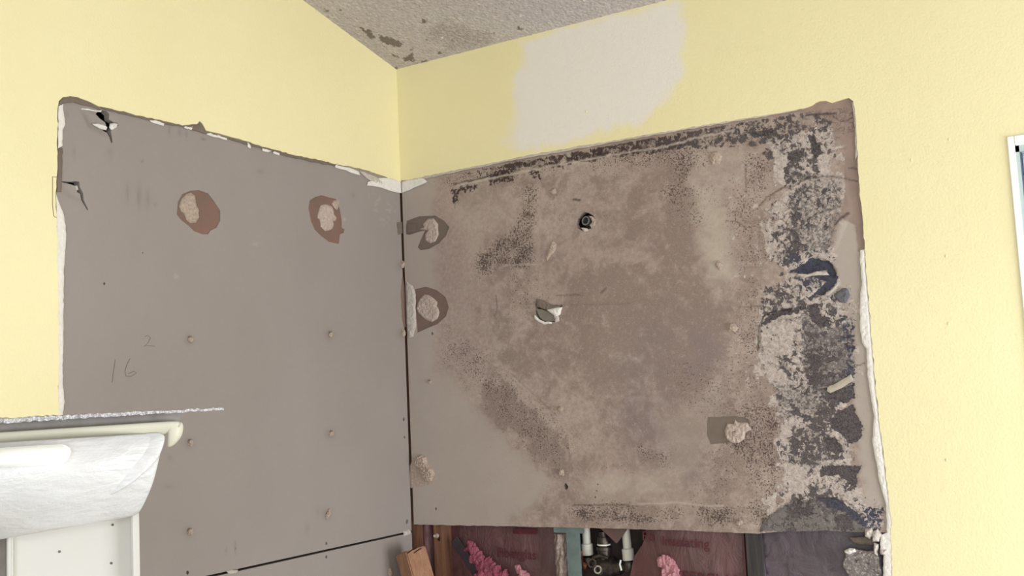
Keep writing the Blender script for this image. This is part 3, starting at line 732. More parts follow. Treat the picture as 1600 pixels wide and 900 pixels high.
    for ip, p in enumerate(([(1262, 476), (1277, 474), (1284, 492), (1302, 508), (1286, 513), (1268, 502), (1262, 492)], [(1297, 656), (1312, 640), (1334, 632), (1338, 645), (1348, 665), (1347, 685), (1337, 692), (1325, 690), (1310, 676), (1298, 668)],
              [(1285, 684), (1305, 682), (1318, 700), (1312, 708), (1290, 704)], [(1283, 727), (1350, 727), (1340, 740), (1338, 762), (1322, 753), (1308, 742), (1280, 746)], [(1270, 245), (1262, 212), (1272, 208), (1285, 238), (1272, 250)],
              [(1172, 206), (1206, 200), (1206, 212), (1178, 214)], [(1228, 238), (1254, 232), (1252, 252), (1233, 252)], [(1290, 618), (1312, 606), (1336, 598), (1336, 622), (1318, 632)], [(1222, 260), (1232, 258), (1236, 272), (1226, 272)],
              [(704, 296), (726, 289), (750, 286), (742, 298), (726, 302), (719, 300), (716, 318), (711, 325), (706, 320), (704, 306)],
              [(800, 251), (818, 247), (824, 258), (806, 262)], [(893, 240), (912, 236), (908, 248), (890, 250)], [(920, 232), (944, 228), (940, 242), (922, 244)], [(968, 224), (972, 224), (971, 240), (967, 240)], [(1240, 480), (1215, 484), (1200, 492), (1190, 508), (1200, 505), (1220, 494), (1245, 490), (1262, 478)],
              [(820, 262), (842, 266), (850, 280), (828, 278)], [(760, 270), (800, 262), (802, 284), (765, 290)], [(860, 450), (860, 451), (861, 451)])):
        far = p[0][0] < 1100
        so = np.maximum(so, R_(X, Y, p, .62 if far else .88, 4 if far else 2.4, 5 if far else 3.5, 61, .2))
    nvp = [(1276, 778), (1300, 777), (1318, 785), (1342, 802), (1350, 816), (1336, 815), (1320, 800), (1295, 792)]
    so = np.maximum(so, R_(X, Y, nvp, .9, 2.5, 2, 62, .2))
    so = np.maximum(so, R_(X, Y, [(1230, 425), (1268, 402), (1296, 408), (1310, 432), (1302, 452), (1285, 462), (1270, 460), (1290, 440), (1265, 430)], .95, 2.5, 2, 63, .2))
    so = np.maximum(so, R_(X, Y, [(1296, 462), (1322, 448), (1328, 462), (1318, 470), (1300, 472)], .5, 3, 3, 64))
    so = np.maximum(so, R_(X, Y, [(1345, 792), (1378, 790), (1384, 820), (1372, 838), (1350, 828)], .55, 5, 5, 65))
    so = np.maximum(so, R_(X, Y, [(1316, 505), (1336, 500), (1337, 590), (1326, 590)], .5, 5, 5, 66))
    g['solid'] = so
    for p in (nvp, [(1225, 395), (1310, 395), (1318, 470), (1260, 470)], [(1340, 785), (1388, 785), (1388, 840), (1345, 830)], [(1312, 490), (1340, 490), (1340, 600), (1318, 600)]):
        nv = np.maximum(nv, R_(X, Y, p, .75, 8, 4, 67))
    g['navy'] = nv; g['brownish'] = np.clip(sstep(X, 1130, 1000), 0, 1)*.85
    to = R_(X, Y, [(1235, 174), (1262, 164), (1286, 150), (1340, 148), (1352, 250), (1360, 400), (1341, 392), (1336, 352), (1312, 340), (1322, 300), (1318, 262), (1326, 228), (1302, 214), (1300, 190), (1270, 178)], 1, 1.5, 2.5, 71, .12)
    to = np.maximum(to, sstep(dt, 7+4*(md-.4), 3)*sstep(X, 660, 720))
    g['torn'] = to
    ln = np.zeros(len(u)); lf = np.zeros(len(u))
    wv = (fbm(X*.12, Y*.12, 81, 3)-.5)*5
    for s, wd, v in (([(1187, 322), (1198, 308), (1225, 292), (1240, 290), (1262, 277), (1280, 276), (1300, 275), (1322, 280), (1340, 283)], 1.1, .6), ([(1259, 345), (1276, 334), (1306, 324)], 1.0, .75), ([(1304, 352), (1314, 340), (1326, 334)], 2.4, .7),
                     ([(1184, 548), (1184, 515), (1192, 494), (1206, 487), (1238, 482)], 1.3, .85), ([(1188, 830), (1192, 812), (1230, 786), (1290, 777), (1320, 782), (1352, 808)], 1.2, .55), ([(1326, 262), (1342, 264)], 1, .6),
                     ([(1302, 182), (1312, 189), (1324, 189), (1332, 183)], 1.0, .5), ([(775, 462), (777, 478), (773, 494)], .9, .4), ([(895, 790), (940, 789), (995, 789)], 1.2, .55), ([(800, 585), (838, 620), (870, 650)], .8, .25),
                     ([(1135, 345), (1150, 346), (1165, 355)], 1.0, .5), ([(1165, 258), (1166, 300)], 1.2, .45), ([(1258, 180), (1285, 178), (1305, 177)], 1.6, .8), ([(870, 462), (900, 460), (910, 462)], .9, .45), ([(896, 312), (906, 313)], 1.8, .8), ([(1325, 575), (1350, 568)], 1, .6),
                     ([(940, 457), (946, 450)], 2.2, .5), ([(820, 475), (870, 478), (985, 474)], .8, .2), ([(1155, 480), (1180, 478), (1200, 480)], 1, .45), ([(1290, 455), (1283, 462), (1270, 463)], 1.5, .8), ([(710, 288), (760, 277), (800, 268)], 1.3, .7)):
        ln = np.maximum(ln, v*sstep(lined(X+wv*.6, Y+wv*.6, s), wd+.9, wd*.35))
    for s, wd, v in (([(716, 289), (870, 258), (968, 240), (1040, 229), (1100, 212), (1146, 204)], 1.2, .75), ([(1246, 430), (1262, 431), (1276, 426), (1290, 425)], 1.6, 1), ([(1292, 458), (1304, 450), (1310, 443)], 2, .8), ([(985, 788), (1060, 785), (1100, 790), (1130, 790)], 1.4, .5),
                     ([(1182, 538), (1184, 510), (1190, 497)], .9, .6), ([(780, 420), (790, 414), (815, 413), (836, 412)], 1.2, .35), ([(1235, 288), (1250, 282), (1262, 274), (1290, 272)], 1.0, .25), ([(876, 695), (886, 705), (885, 720)], 3, .25)):
        lf = np.maximum(lf, v*sstep(lined(X+wv*.6, Y+wv*.6, s), wd+1.1, wd*.4))
    lf = np.maximum(lf, sstep(fbm(X*.5, Y*.5, 91, 2), .70, .82)*.5*R_(X, Y, [(940, 655), (1000, 650), (1010, 675), (950, 680)], 1, 8, 6))
    g['line'] = ln; g['lift'] = lf
    return g
def bh(u, z, X, Y):
    g = bmasks_cache(u, z, X, Y)
    h = .0010*(fbm(u*14, z*14, 2, 3)-.5)
    h = h+.0010*g['lift']-.0009*g['line']-.0009*g['solid']+.0004*g['torn']
    h = h+.0016*R_(X, Y, [(1186, 832), (1192, 812), (1230, 788), (1290, 780), (1345, 808), (1375, 834)], 1, 6, 1, 54)
    h = h+.0012*R_(X, Y, [(1187, 322), (1225, 292), (1262, 277), (1322, 280), (1330, 330), (1300, 400), (1200, 380)], 1, 4, 1, 54)
    h = h+g['mould']*.0009*(fbm(u*160, z*160, 6, 3)-.5)
    h = h+.0010*R_(X, Y, [(1187, 545), (1187, 512), (1200, 492), (1240, 484), (1262, 520), (1240, 580)], 1, 4, 1)
    h = h-.004*R_(X, Y, navyhole, 1, 2, 1)
    h = h+.0007*sstep(np.abs(Y-795), 14, 2)*sstep(X, 1020, 1060)*sstep(X, 1150, 1120)
    return h
_c = {}
def bmasks_cache(u, z, X, Y):
    if 'g' not in _c: _c['g'] = bmasks(u, z, X, Y)
    return _c['g']
pB = empty('drywall_sheet', W('B', .43, ob[0][1], 0), 'large drywall sheet of the back wall, covered in black and brown mould', 'drywall panel')
sheet('board', 'B', outB, hb, .0021, .0125, 0, MOULD, pB, bh, bmasks_cache)
for p, mt in px_patch:
    sheet('torn_spot', 'B', conv('B', p), [], .004, .006, -.0011, mt, pB)['label'] = 'bare paper where the face is torn away'
relief('adhesive_dab', 'B', [(660, 350), (668, 342), (677, 341), (684, 350), (685, 366), (680, 377), (672, 380), (664, 376), (664, 366), (668, 360), (655, 358), (662, 355)], .0028, -.0010, ADH2, pB, seed=13)
relief('adhesive_dab', 'B', [(652, 475), (656, 466), (663, 460), (673, 463), (683, 472), (682, 478), (686, 488), (683, 498), (675, 503), (664, 499), (654, 490), (650, 482)], .0032, -.0010, ADH2, pB, seed=15)
relief('adhesive_dab', 'B', [(1132, 672), (1136, 662), (1146, 663), (1148, 656), (1152, 660), (1168, 661), (1176, 671), (1165, 677), (1164, 686), (1154, 693), (1140, 691), (1134, 685)], .0032, -.0009, ADH2, pB, seed=17)
relief('torn_spot', 'B', [(641, 728), (646, 715), (655, 730), (664, 740), (680, 745), (674, 755), (655, 762), (641, 762)], .0005, 0, ADH, pB, seed=18, flat=.8)
relief('adhesive_dab', 'B', [(648, 722), (652, 712), (659, 710), (666, 714), (668, 724), (676, 732), (680, 741), (675, 752), (666, 753), (660, 742), (657, 733), (650, 730)], .0065, .0003, ADH, pB, seed=19, wav=500)
# torn strip wrapped into the corner
relief('torn_strip', 'B', [(636, 440), (645, 446), (650, 460), (650, 512), (646, 526), (640, 528), (637, 515), (636, 480)], .003, .0005, GYPG, pB, seed=21, flat=.4)
relief('torn_strip', 'B', [(636, 350), (650, 350), (650, 362), (636, 364)], .0012, 0, TAUPE, pB, seed=22, flat=.7)
relief('torn_spot', 'L', [(620, 347), (631, 346), (632, 364), (622, 367)], .0008, 0, TAUPE, pL, seed=23, flat=.8)
relief('torn_spot', 'L', [(627, 448), (629, 432), (634, 455), (635, 512), (630, 510), (627, 480)], .0014, 0, BROWN, pL, seed=24, flat=.7)
# curl of paper and gypsum at the tear near the middle
relief('gypsum_flake', 'B', [(836, 482), (845, 483), (864, 487), (869, 495), (865, 502), (851, 502), (842, 496)], .0008, -.004, simple('grey_gypsum_hole', (148, 140, 128), .9), pB, seed=25, flat=.8)
relief('paper_curl', 'B', [(838, 467), (850, 469), (866, 477), (878, 477), (872, 482), (858, 484), (846, 482), (838, 478)], .0030, .0002, TAUPE, pB, seed=26, flat=.3)
relief('paper_curl', 'B', [(855, 484), (868, 481), (879, 480), (876, 491), (870, 496), (864, 491)], .0040, .0004, GYP, pB, seed=27, flat=.4)
relief('paper_curl', 'B', [(836, 492), (843, 499), (852, 503), (862, 503), (862, 506), (851, 507), (842, 503), (836, 498)], .0040, .0002, GYP, pB, seed=28, flat=.4)
relief('paper_curl', 'B', [(866, 494), (873, 492), (874, 502), (868, 504)], .0030, .0002, GYPG, pB, seed=29, flat=.4)
# chewed rim of the pipe hole
relief('gypsum_flake', 'B', [(919, 337), (926, 338), (932, 345), (930, 353), (924, 357), (921, 352), (925, 347), (923, 341)], .0018, -.001, ADH, pB, seed=30, flat=.3)
relief('gypsum_flake', 'B', [(908, 356), (918, 357), (920, 361), (913, 362)], .002, 0, GYPG, pB, seed=31, flat=.3)
# torn curls in the blackest part
relief('paper_curl', 'B', [(1246, 428), (1262, 429), (1277, 424), (1292, 425), (1296, 430), (1280, 430), (1262, 432), (1248, 430)], .002, .0004, GYPG, pB, seed=33, flat=.5)
relief('paper_curl', 'B', [(1290, 461), (1300, 452), (1309, 441), (1311, 444), (1304, 453), (1296, 461)], .002, .0004, GYPG, pB, seed=34, flat=.5)
relief('paper_curl', 'B', [(1318, 450), (1325, 452), (1328, 462), (1322, 473), (1312, 472), (1303, 462), (1308, 456)], .004, .0004, simple('blue_grey_paper', (112, 110, 116), .9), pB, seed=35, flat=.4)
for i, (x, y, sx, sy, r) in enumerate([(672, 596, .75, .75, 0), (865, 298, 1.1, 1.1, 1), (863, 384, 1.0, 1.1, 2), (875, 638, 1.1, .9, 3), (877, 737, 1.1, 1.2, 4), (1117, 245, 1.3, 1.6, .3), (1123, 413, 1.5, 1, 2), (1145, 511, 1.4, 1.5, 1), (1149, 677, 1, 1, 0), (1155, 815, 1.1, .9, .5)]):
    screw('B', x, y, pB, sx, sy, r, i, out=.0010)
relief('adhesive_dab', 'B', [(853, 402), (858, 390), (860, 380), (865, 376), (870, 382), (868, 391), (860, 400), (855, 408)], .003, 0, ADH, pB, seed=36, flat=.2)
relief('adhesive_dab', 'B', [(1107, 246), (1112, 238), (1122, 236), (1128, 244), (1124, 256), (1112, 259)], .0030, 0, ADH, pB, seed=37, flat=.1)

# ---- torn edges round the opening (white gypsum, brown paper) belong to the walls
def strip(pl, name, px, mat, par, h=.0022, seed=0, base=.0015):
    o = relief(name, pl, px, h, base, mat, par, res=.0025, seed=seed, flat=.5, amp=.0008, step=6, off0=base, rise=.003); return o
def side(par, *a, **k): return strip(*a[:3], a[3], par, **k)
k = 0
for px, mt in [([(91, 166), (98, 163), (99, 178), (101, 195), (97, 204), (97, 228), (90, 232)], GYP), ([(90, 232), (97, 231), (96, 284), (95, 300), (88, 300), (90, 262)], TAUPE), ([(87, 303), (92, 318), (98, 332), (102, 352), (102, 380), (99, 420), (98, 520), (97, 600), (100, 628), (97, 652), (90, 652), (90, 500), (88, 380)], GYP),
               ([(91, 162), (98, 152), (110, 150), (122, 152), (135, 157), (150, 166), (158, 172), (138, 166), (115, 160), (98, 162)], TAUPE),
               ([(150, 163), (200, 176), (250, 187), (300, 195), (318, 196), (324, 210), (290, 200), (250, 192), (200, 180), (160, 170)], TAUPE),
               ([(322, 206), (400, 226), (455, 241), (525, 257), (525, 260.5), (455, 246), (400, 230), (340, 213), (322, 209)], TAUPE),
               ([(232, 187), (245, 188), (256, 193), (255, 197), (236, 191)], GYP), ([(284, 195), (300, 195), (305, 201), (298, 203), (288, 200)], GYP), ([(324, 207), (340, 211), (354, 216), (354, 219), (330, 213), (322, 210)], GYP), ([(310, 187), (314, 192), (322, 208), (316, 207), (306, 202), (305, 196)], TAUPE),
               ([(386, 222), (391, 227), (391, 232), (387, 230)], GYP), ([(409, 231), (416, 232), (424, 236), (418, 238), (410, 236)], GYP), ([(426, 235), (436, 238), (436, 243), (427, 240)], GYP),
               ([(522, 257), (545, 262), (560, 268), (562, 274), (548, 270), (540, 266), (524, 262)], GYP), ([(560, 267), (575, 272), (598, 282), (597, 292), (588, 289), (572, 278)], GYPG), ([(592, 278), (605, 278), (622, 282), (628, 285), (628, 302), (612, 299), (590, 292), (573, 290), (575, 284)], GYP)]:
    k += 1; strip('L', 'torn_edge', px, mt, wall_left, seed=k)
for px, mt in [([(629, 284), (640, 280), (660, 277), (668, 284), (655, 290), (640, 297), (629, 301)], GYP),
               ([(640, 279.5), (800, 246.5), (1000, 211), (1200, 177.5), (1262, 165), (1262, 169), (1200, 181), (1000, 215), (800, 251), (660, 280), (640, 284)], GYPG),
               ([(1344, 391), (1351, 390), (1354, 430), (1358, 480), (1362, 530), (1367, 590), (1372, 640), (1378, 690), (1384, 740), (1390, 785), (1385, 790), (1379, 770), (1372, 740), (1366, 705), (1363, 688), (1366, 650), (1361, 620), (1356, 590), (1354, 545), (1347, 535), (1344, 510), (1344, 470), (1347, 440), (1344, 410)], GYP),
               ([(1384, 780), (1391, 784), (1395, 812), (1395, 902), (1380, 902), (1381, 868), (1376, 862), (1376, 836), (1386, 832)], GYP),
               ([(1331, 160), (1336, 158), (1340, 200), (1341, 240), (1337, 250), (1336, 200)], GYPG)]:
    k += 1; strip('B', 'torn_edge', px, mt, wall_back, seed=k)
for px in ([(1362, 832), (1372, 826), (1378, 834), (1374, 846), (1364, 846)], [(1352, 826), (1362, 824), (1366, 834), (1360, 842), (1352, 838)], [(1366, 848), (1373, 850), (1372, 868), (1366, 866)], [(1376, 856), (1388, 858), (1386, 868), (1376, 866)]):
    k += 1; relief('plaster_crumb', 'B', px, .008, .001, GYPG, wall_back, seed=k, flat=.2)
# cut line in the paint beside the left opening
bm = bmesh.new(); add_tube(bm, [W('L', *onL(x, y, T), T) for x, y in ((90, 277), (82, 276), (82, 300), (82, 320), (84, 338), (88, 340))], .0005, 6); bm_obj('paint_cut', bm, BROWN, wall_left)
for x, y in ((1483, 218), (1424, 250), (1478, 400), (1482, 506), (1479, 719), (916, 174)):
    u, z = onB(x, y, T); bm = bmesh.new(); bmesh.ops.create_icosphere(bm, subdivisions=2, radius=.0018, matrix=Matrix.Translation((u, -T, z))@Matrix.Diagonal((1, .5, 1.5, 1))); bm_obj('paint_nib', bm, YEL, wall_back)

# ---- loose splinter leaning on the mould
o = relief('paper_splinter', 'B', [(1294, 605), (1312, 596), (1330, 585), (1334, 592), (1336, 594), (1318, 605), (1298, 614), (1293, 611)], .0028, .0016, simple('pale_splinter', (196, 184, 168), .9), None, seed=41, flat=.7)
tag(o, 'pale slanting splinter of torn paper on the black mould, near the right edge', 'splinter')

# ================================================================== THE STUD BAY UNDER THE BACK PANEL
D0 = -.0145                       # front of the studs
def stud(x0, x1, label, mat, z1=1.9, dep=.087):
    u0 = onB(x0, 860, D0)[0]; u1 = onB(x1, 860, D0)[0]
    bm = bmesh.new(); add_box(bm, (u0, -D0, .02), (u1, -D0+dep, z1)); bmesh.ops.bevel(bm, geom=bm.edges[:], offset=.0015, segments=2, affect='EDGES')
    o = bm_obj('wall_stud', bm, mat); tag(o, label, 'stud', 'studs in the open bay'); return o
stud(644, 661, 'pine stud tight in the corner, left edge of the open bay', WOOD)
s2 = stud(677.5, 693, 'pine stud with a screw in it, second from the corner', WOOD)
stud(1165, 1189, 'grey mouldy stud between the red-brown and the dusty insulation', WOODD)
tag(box('wall_stud', (-.10, -.06, .02), (-.0135, -.0215, 1.9), WOOD), 'stud', None)
bpy.data.objects.remove(bpy.context.scene.objects['wall_stud.003'])
scr = bpy.data.objects.new('screw', SM); C.objects.link(scr); scr.parent = s2
u, z = onB(679, 837, D0); scr.matrix_basis = Matrix.Translation((u+.004, -D0-.001, z))@Vector((.35, -1, .1)).to_track_quat('Z', 'Y').to_matrix().to_4x4(); scr.scale = (1.3,)*3
c_ = bpy.data.objects.new('plaster_crumb', CR[2]); C.objects.link(c_); c_.parent = scr; c_.location = (.001, 0, 0); c_.scale = (.8,)*3
bm = bmesh.new(); u, z = onB(686, 841, D0); bmesh.ops.create_icosphere(bm, subdivisions=3, radius=.005, matrix=Matrix.Translation((u, -D0, z))@Matrix.Diagonal((.7, .25, 1.1, 1))); bm_obj('knot', bm, simple('dark_knot', (60, 30, 22), .8), s2)

def batt(name, xa, xb, off, mat, label, wrinkle=.004, seed=0, edge=None):
    ua = onB(xa, 860, off)[0]; ub = onB(xb, 860, off)[0]
    zt = onB(900, 800, off)[1]+.1
    ol = [(ua, .1), (ub, .1), (ub, zt), (ua, zt)]
    if edge: ol = [(ua, .1), (ub, .1), (ub, zt)]+[onB(x, y, off) for x, y in edge]
    def hf(u, z, X, Y):
        return .012*np.sin(np.clip((u-ua)/(ub-ua), 0, 1)*math.pi)+wrinkle*(fbm(u*22, z*12, seed, 4)-.5)*2
    o = sheet(name, 'B', ol, [], .006, .03, off, mat, None, hf, None, clip=(-1, 2, 1.0, 1.5))
    return o
b0 = batt('insulation_batt', 661.5, 677, -.026, KRAFT, '', .002, 1)
tag(b0, 'narrow strip of pink-brown insulation squeezed between the two corner studs', 'insulation')
b1 = batt('insulation_batt', 694, 884, -.045, KRAFT, '', .005, 2)
tag(b1, 'dark red-brown paper-faced insulation behind the pink tuft, left bay', 'insulation')
b2 = batt('insulation_batt', 990, 1164, -.026, KRAFT, '', .004, 3, edge=[(1008, 815), (1012, 835), (1004, 852), (992, 868), (988, 880), (984, 905), (984, 1000)])
tag(b2, 'red-brown paper-faced insulation to the right of the white pipes', 'insulation')
b3 = batt('insulation_batt', 1190, 1400, -.026, KRAFTG, '', .005, 4)
tag(b3, 'dusty grey-purple insulation behind the mouldy scrap, far right bay', 'insulation')
# the printed lettering on the paper, faded
def lettering(txt, px, py, off, size, par, tilt=0, out=.013):
    cu = bpy.data.curves.new('lettering', 'FONT'); cu.body = txt; cu.size = size; cu.extrude = .0003; cu.align_x = 'LEFT'
    o = bpy.data.objects.new('lettering', cu); C.objects.link(o)
    bpy.context.view_layer.update()
    dg = bpy.context.evaluated_depsgraph_get(); me = bpy.data.meshes.new_from_object(o.evaluated_get(dg)); bpy.data.objects.remove(o)
    u, z = onB(px, py, off+out); M = Matrix.Translation((u, -(off+out), z))@Matrix.Rotation(tilt, 4, 'Y')@Matrix.Rotation(math.pi/2, 4, 'X')
    me.transform(M); me.materials.clear(); o = link('printed_lettering', me, INK, par); return o
lettering('Fiberglas', 776, 870, -.045, .024, b1, .02, .017)
box('printed_bar', (onB(802, 830, -.03)[0], .0285, onB(802, 833.5, -.03)[1]), (onB(838, 830, -.03)[0], .0300, onB(838, 826.5, -.03)[1]), INK, b1)
lettering('Insulating', 1034, 852, -.026, .022, b2, .03, .0155)
lettering('FIBERGLAS', 1050, 907, -.026, .024, b2, .03, .0150)
lettering('Pa', 1003, 844, -.026, .022, b2, .02, .0130)
# pink tufts
def tuft(name, blobs, off, mat, label, seed):
    bm = bmesh.new()
    for i, (x, y, r, sx, sz) in enumerate(blobs):
        u, z = onB(x, y, off); M = Matrix.Translation((u, -off+(.004 if i % 2 else 0), z))@Matrix.Rotation(-.5, 4, 'Y')@Matrix.Diagonal((sx, .7, sz, 1))
        r_ = bmesh.ops.create_icosphere(bm, subdivisions=4, radius=r, matrix=M); c0 = Vector((u, -off, z))
        for v in r_['verts']:
            d = mnoise.fractal(Vector((v.co.x*110, v.co.y*60, v.co.z*45))+Vector((seed, i, 0)), .5, 2.3, 6); v.co = c0+(v.co-c0)*(1+.55*d)
    o = bm_obj(name, bm, mat, None, False); tag(o, label, 'insulation tuft'); return o
tuft('insulation_tuft', [(740, 858, .009, .8, 1.5), (728, 858, .006, 1.4, .6), (745, 872, .012, 1.1, 1), (755, 886, .014, 1.2, 1), (770, 893, .013, 1.3, .9), (784, 900, .011, 1.1, .9), (755, 908, .018, 1.3, 1)], -.014, PINK, 'large deep-pink fluffy tuft of insulation, just right of the corner studs', 3)
tuft('insulation_tuft', [(813, 893, .008, .8, 1.4), (816, 905, .012, 1, 1), (810, 910, .01, 1, 1)], -.020, PINKL, 'small pale pink tuft poking up between the large tuft and the steel strip', 8)
tuft('insulation_tuft', [(1041, 878, .010, 1, 1), (1045, 890, .0135, 1, 1), (1046, 903, .016, 1.1, 1)], -.006, PINKL, 'pale pink tuft poking out of the insulation to the right of the pipes', 14)
# dark torn flap left of the big tuft
V, F = boxv((onB(728, 872, -.028)[0], .030, onB(728, 872, -.028)[1]), (.024, .004, -.034), (0.007, 0, .006), (0, .0015, 0))
o = meshobj('paper_flap', V, F, simple('dark_vapour_paper', (76, 66, 74), .7)); tag(o, 'dark strip of loose facing paper slanting down left of the large pink tuft', 'paper strip')
md_ = o.modifiers.new('b', 'BEVEL'); md_.width = .001
# galvanised strip, plastic film, pipes and valve
def bx(x0, x1, y0, y1, o0, o1):
    u0, za = onB(x0, y0, o0); u1, _ = onB(x1, y0, o0); _, zb = onB((x0+x1)/2, y1, o0); return (u0, -o0, zb), (u1, -o1, za)
gs = empty('steel_strip', (onB(893, 860, -.02)[0], .02, 1.0), 'grey-green galvanised steel strip standing left of the white pipes', 'steel strip')
lo, hi = bx(883, 904, 815, 1000, -.018, -.0225); box('web', (lo[0], .018, 1.0), (hi[0], .0215, 1.30), GALV, gs, .0008)
lo, hi = bx(864, 911, 815, 833, -.016, -.0195); box('cross_tab', lo, hi, GALV, gs, .0008)
bm = bmesh.new(); u0 = onB(862, 850, -.020)[0]; u1 = onB(883, 850, -.020)[0]; zt = onB(870, 834, -.02)[1]; rows = []
for j in range(40):
    z = zt-.14*j/39; row = []
    for i in range(14):
        t = i/13; row.append(bm.verts.new((u0+(u1-u0)*t+.0012*math.sin(j*.8), .030-.014*math.sin(math.pi*t)+.0022*math.sin(t*19+j*.35)+.001*math.sin(j*1.3), z)))
    rows.append(row)
for a, b in zip(rows[:-1], rows[1:]):
    for i in range(13): bm.faces.new((a[i], b[i], b[i+1], a[i+1]))
o = bm_obj('plastic_film', bm, FOIL, None, True); so_ = o.modifiers.new('s', 'SOLIDIFY'); so_.thickness = .001
tag(o, 'crinkled brownish plastic film hanging to the left of the steel strip', 'plastic film')
def P3(x, y, off): u, z = onB(x, y, off); return Vector((u, -off, z))
def pipe(label, x0, y0, x1, y1, off):
    a = P3(x0, y0, off); b = P3(x1, y1, off); e = empty('water_pipe', b, label, 'pipe', None)
    d = (a-b).normalized()
    tube('pipe', [b, a+d*.12], .0074, CPVC, e)
    profile('coupling', b-d*.006, d, [(0, .0088), (.001, .0102), (.019, .0102), (.0205, .0085), (.0205, .0076)], CPVC, e)
pO = -.045
pipe('white plastic water pipe above the valve, the left one of the pair', 914.5, 815, 918, 862, pO)
pipe('white plastic water pipe above the valve, the right one of the pair', 976, 815, 982, 870, pO)
vc = P3(948, 886, pO); vb = empty('shower_valve', vc, 'dark brass shower mixing valve between the two white pipes', 'valve')
X_ = Vector((1, 0, 0)); Z_ = Vector((0, 0, 1)); Y_ = Vector((0, -1, 0))
profile('valve_body', vc-X_*.026, X_, [(0, .010), (.002, .0125), (.012, .0125), (.014, .018), (.040, .018), (.043, .0125), (.052, .0125), (.054, .010)], DKBR, vb)
profile('riser_outlet', vc+Z_*.010+X_*-.003, Z_, [(0, .012), (.018, .012), (.019, .0135), (.024, .0135), (.0245, .010), (.030, .0095), (.0305, .0115), (.041, .0105), (.042, .0085), (.05, .008)], DKBR, vb, 12)
profile('white_ring', P3(943.5, 852, pO), Z_, [(0, .0108), (.0006, .0118), (.0022, .0118), (.0028, .0108)], TRIM, vb)
profile('left_port', P3(918.5, 872, pO)-Z_*.014, Z_, [(0, .0095), (.003, .0105), (.012, .0105), (.0155, .009)], DKBR, vb)
profile('right_port', P3(983, 881, pO)-Z_*.012, Z_, [(0, .0095), (.003, .0105), (.012, .0105), (.016, .009)], DKBR, vb)
tube('cross_arm', [P3(983, 886, pO), vc+X_*.02], .0085, DKBR, vb)
for q, (x, y, r) in enumerate(((925, 880, .0085), (934, 890, .0075))):
    p = P3(x, y, -.020); ax = (CAM-p).normalized(); ax = (ax+Vector((-.35, 0, .1))).normalized()
    profile('stop_socket', p-ax*.022, ax, [(0, r), (.020, r), (.022, r*.95), (.022, r*.62), (.012, r*.55), (.012, .0001)], STEEL if q else DKBR, vb)
tube('lever', [P3(926, 872, -.025), P3(938, 868, -.025), P3(950, 872, -.028)], [.0026, .0034, .0030], DKBR, vb)
tube('white_clip', [P3(970, 875, -.028), P3(968.5, 882, -.026), P3(971, 891, -.028)], .0016, TRIM, vb)
tube('copper_elbow', [P3(908, 862, -.040), P3(906, 872, -.035), P3(909, 882, -.030), P3(918, 886, -.030)], .0058, COPPER, vb)
# cardboard wedge above the valve
bm = bmesh.new(); pts = [P3(930, 818, -.030), P3(985, 818, -.030), P3(972, 837, -.030), P3(963, 849, -.030)]
f = bm.faces.new([bm.verts.new(p) for p in pts]); r_ = bmesh.ops.extrude_face_region(bm, geom=[f]); bmesh.ops.translate(bm, verts=[v for v in r_['geom'] if isinstance(v, bmesh.types.BMVert)], vec=(0, .004, 0))
tag(bm_obj('cardboard_wedge', bm, CARD), 'brown pointed scrap of cardboard hanging above the valve between the white pipes', 'scrap')
# shower arm pipe stub in the round hole
e = empty('shower_arm_stub', P3(915, 345, -.02), 'open grey pipe end sticking out of the ragged hole in the mouldy sheet', 'pipe')
p = P3(915.5, 345, -.004); ax = Vector((-.12, -1, .12)).normalized()
profile('pipe_end', p-ax*.05, ax, [(0, .0085), (.050, .0085), (.0512, .0080), (.0512, .0058), (.030, .0056), (.030, .0001)], simple('grey_pipe_metal', (150, 150, 152), .4, .7, sc=150), e)
profile('pipe_collar', p-ax*.022, ax, [(0, .0085), (.0005, .0115), (.010, .0115), (.011, .0088)], simple('dark_collar', (70, 70, 74), .6, .3), e, 8)
box('cavity_dark_block', (onB(893, 340, -.03)[0], .030, 1.70), (onB(936, 340, -.03)[0], .100, 1.84), BLACK, e)['label'] = 'black block painting the darkness inside the pipe hole'  # black block added behind the hole so the cavity reads dark
# mouldy scrap at the bottom right
def ga(u, z, X, Y):
    o_ = np.ones(len(u)); g = {k_: 0*o_ for k_ in ('haze', 'purple', 'clean', 'light', 'fine', 'peel', 'mould', 'grey', 'solid', 'navy', 'brownish', 'torn', 'line', 'lift')}
    g['peel'] = o_; g['grey'] = .6*o_; g['mould'] = .28*o_; return g
sc_ = conv('B', rough([(1322, 866), (1330, 858), (1348, 860), (1366, 862), (1374, 872), (1378, 905), (1330, 905), (1318, 885)], 1.5, 5, 4), -.001)
sc_ = [p for p in sc_]
o = sheet('drywall_scrap', 'B', sc_, [], .003, .010, -.001, MOULD, None, lambda u, z, X, Y: .004*fbm(u*120, z*120, 3, 3), ga); tag(o, 'chunk of mouldy grey drywall at the bottom right of the open bay', 'drywall scrap')
o = relief('torn_ledge', 'B', [(1324, 841), (1345, 840), (1366, 842), (1368, 853), (1340, 852), (1330, 848)], .006, -.012, TAUPE, None, seed=51, flat=.6); tag(o, 'grey-brown ragged ledge of board just under the lower right corner of the mouldy sheet', 'drywall scrap')
o = relief('plaster_lump', 'B', [(1320, 860), (1328, 856), (1336, 857), (1338, 862), (1328, 866), (1321, 864)], .008, .001, GYP, None, seed=52, flat=.2); tag(o, 'small white plaster lump on the upper left tip of the bottom right scrap', 'plaster lump')

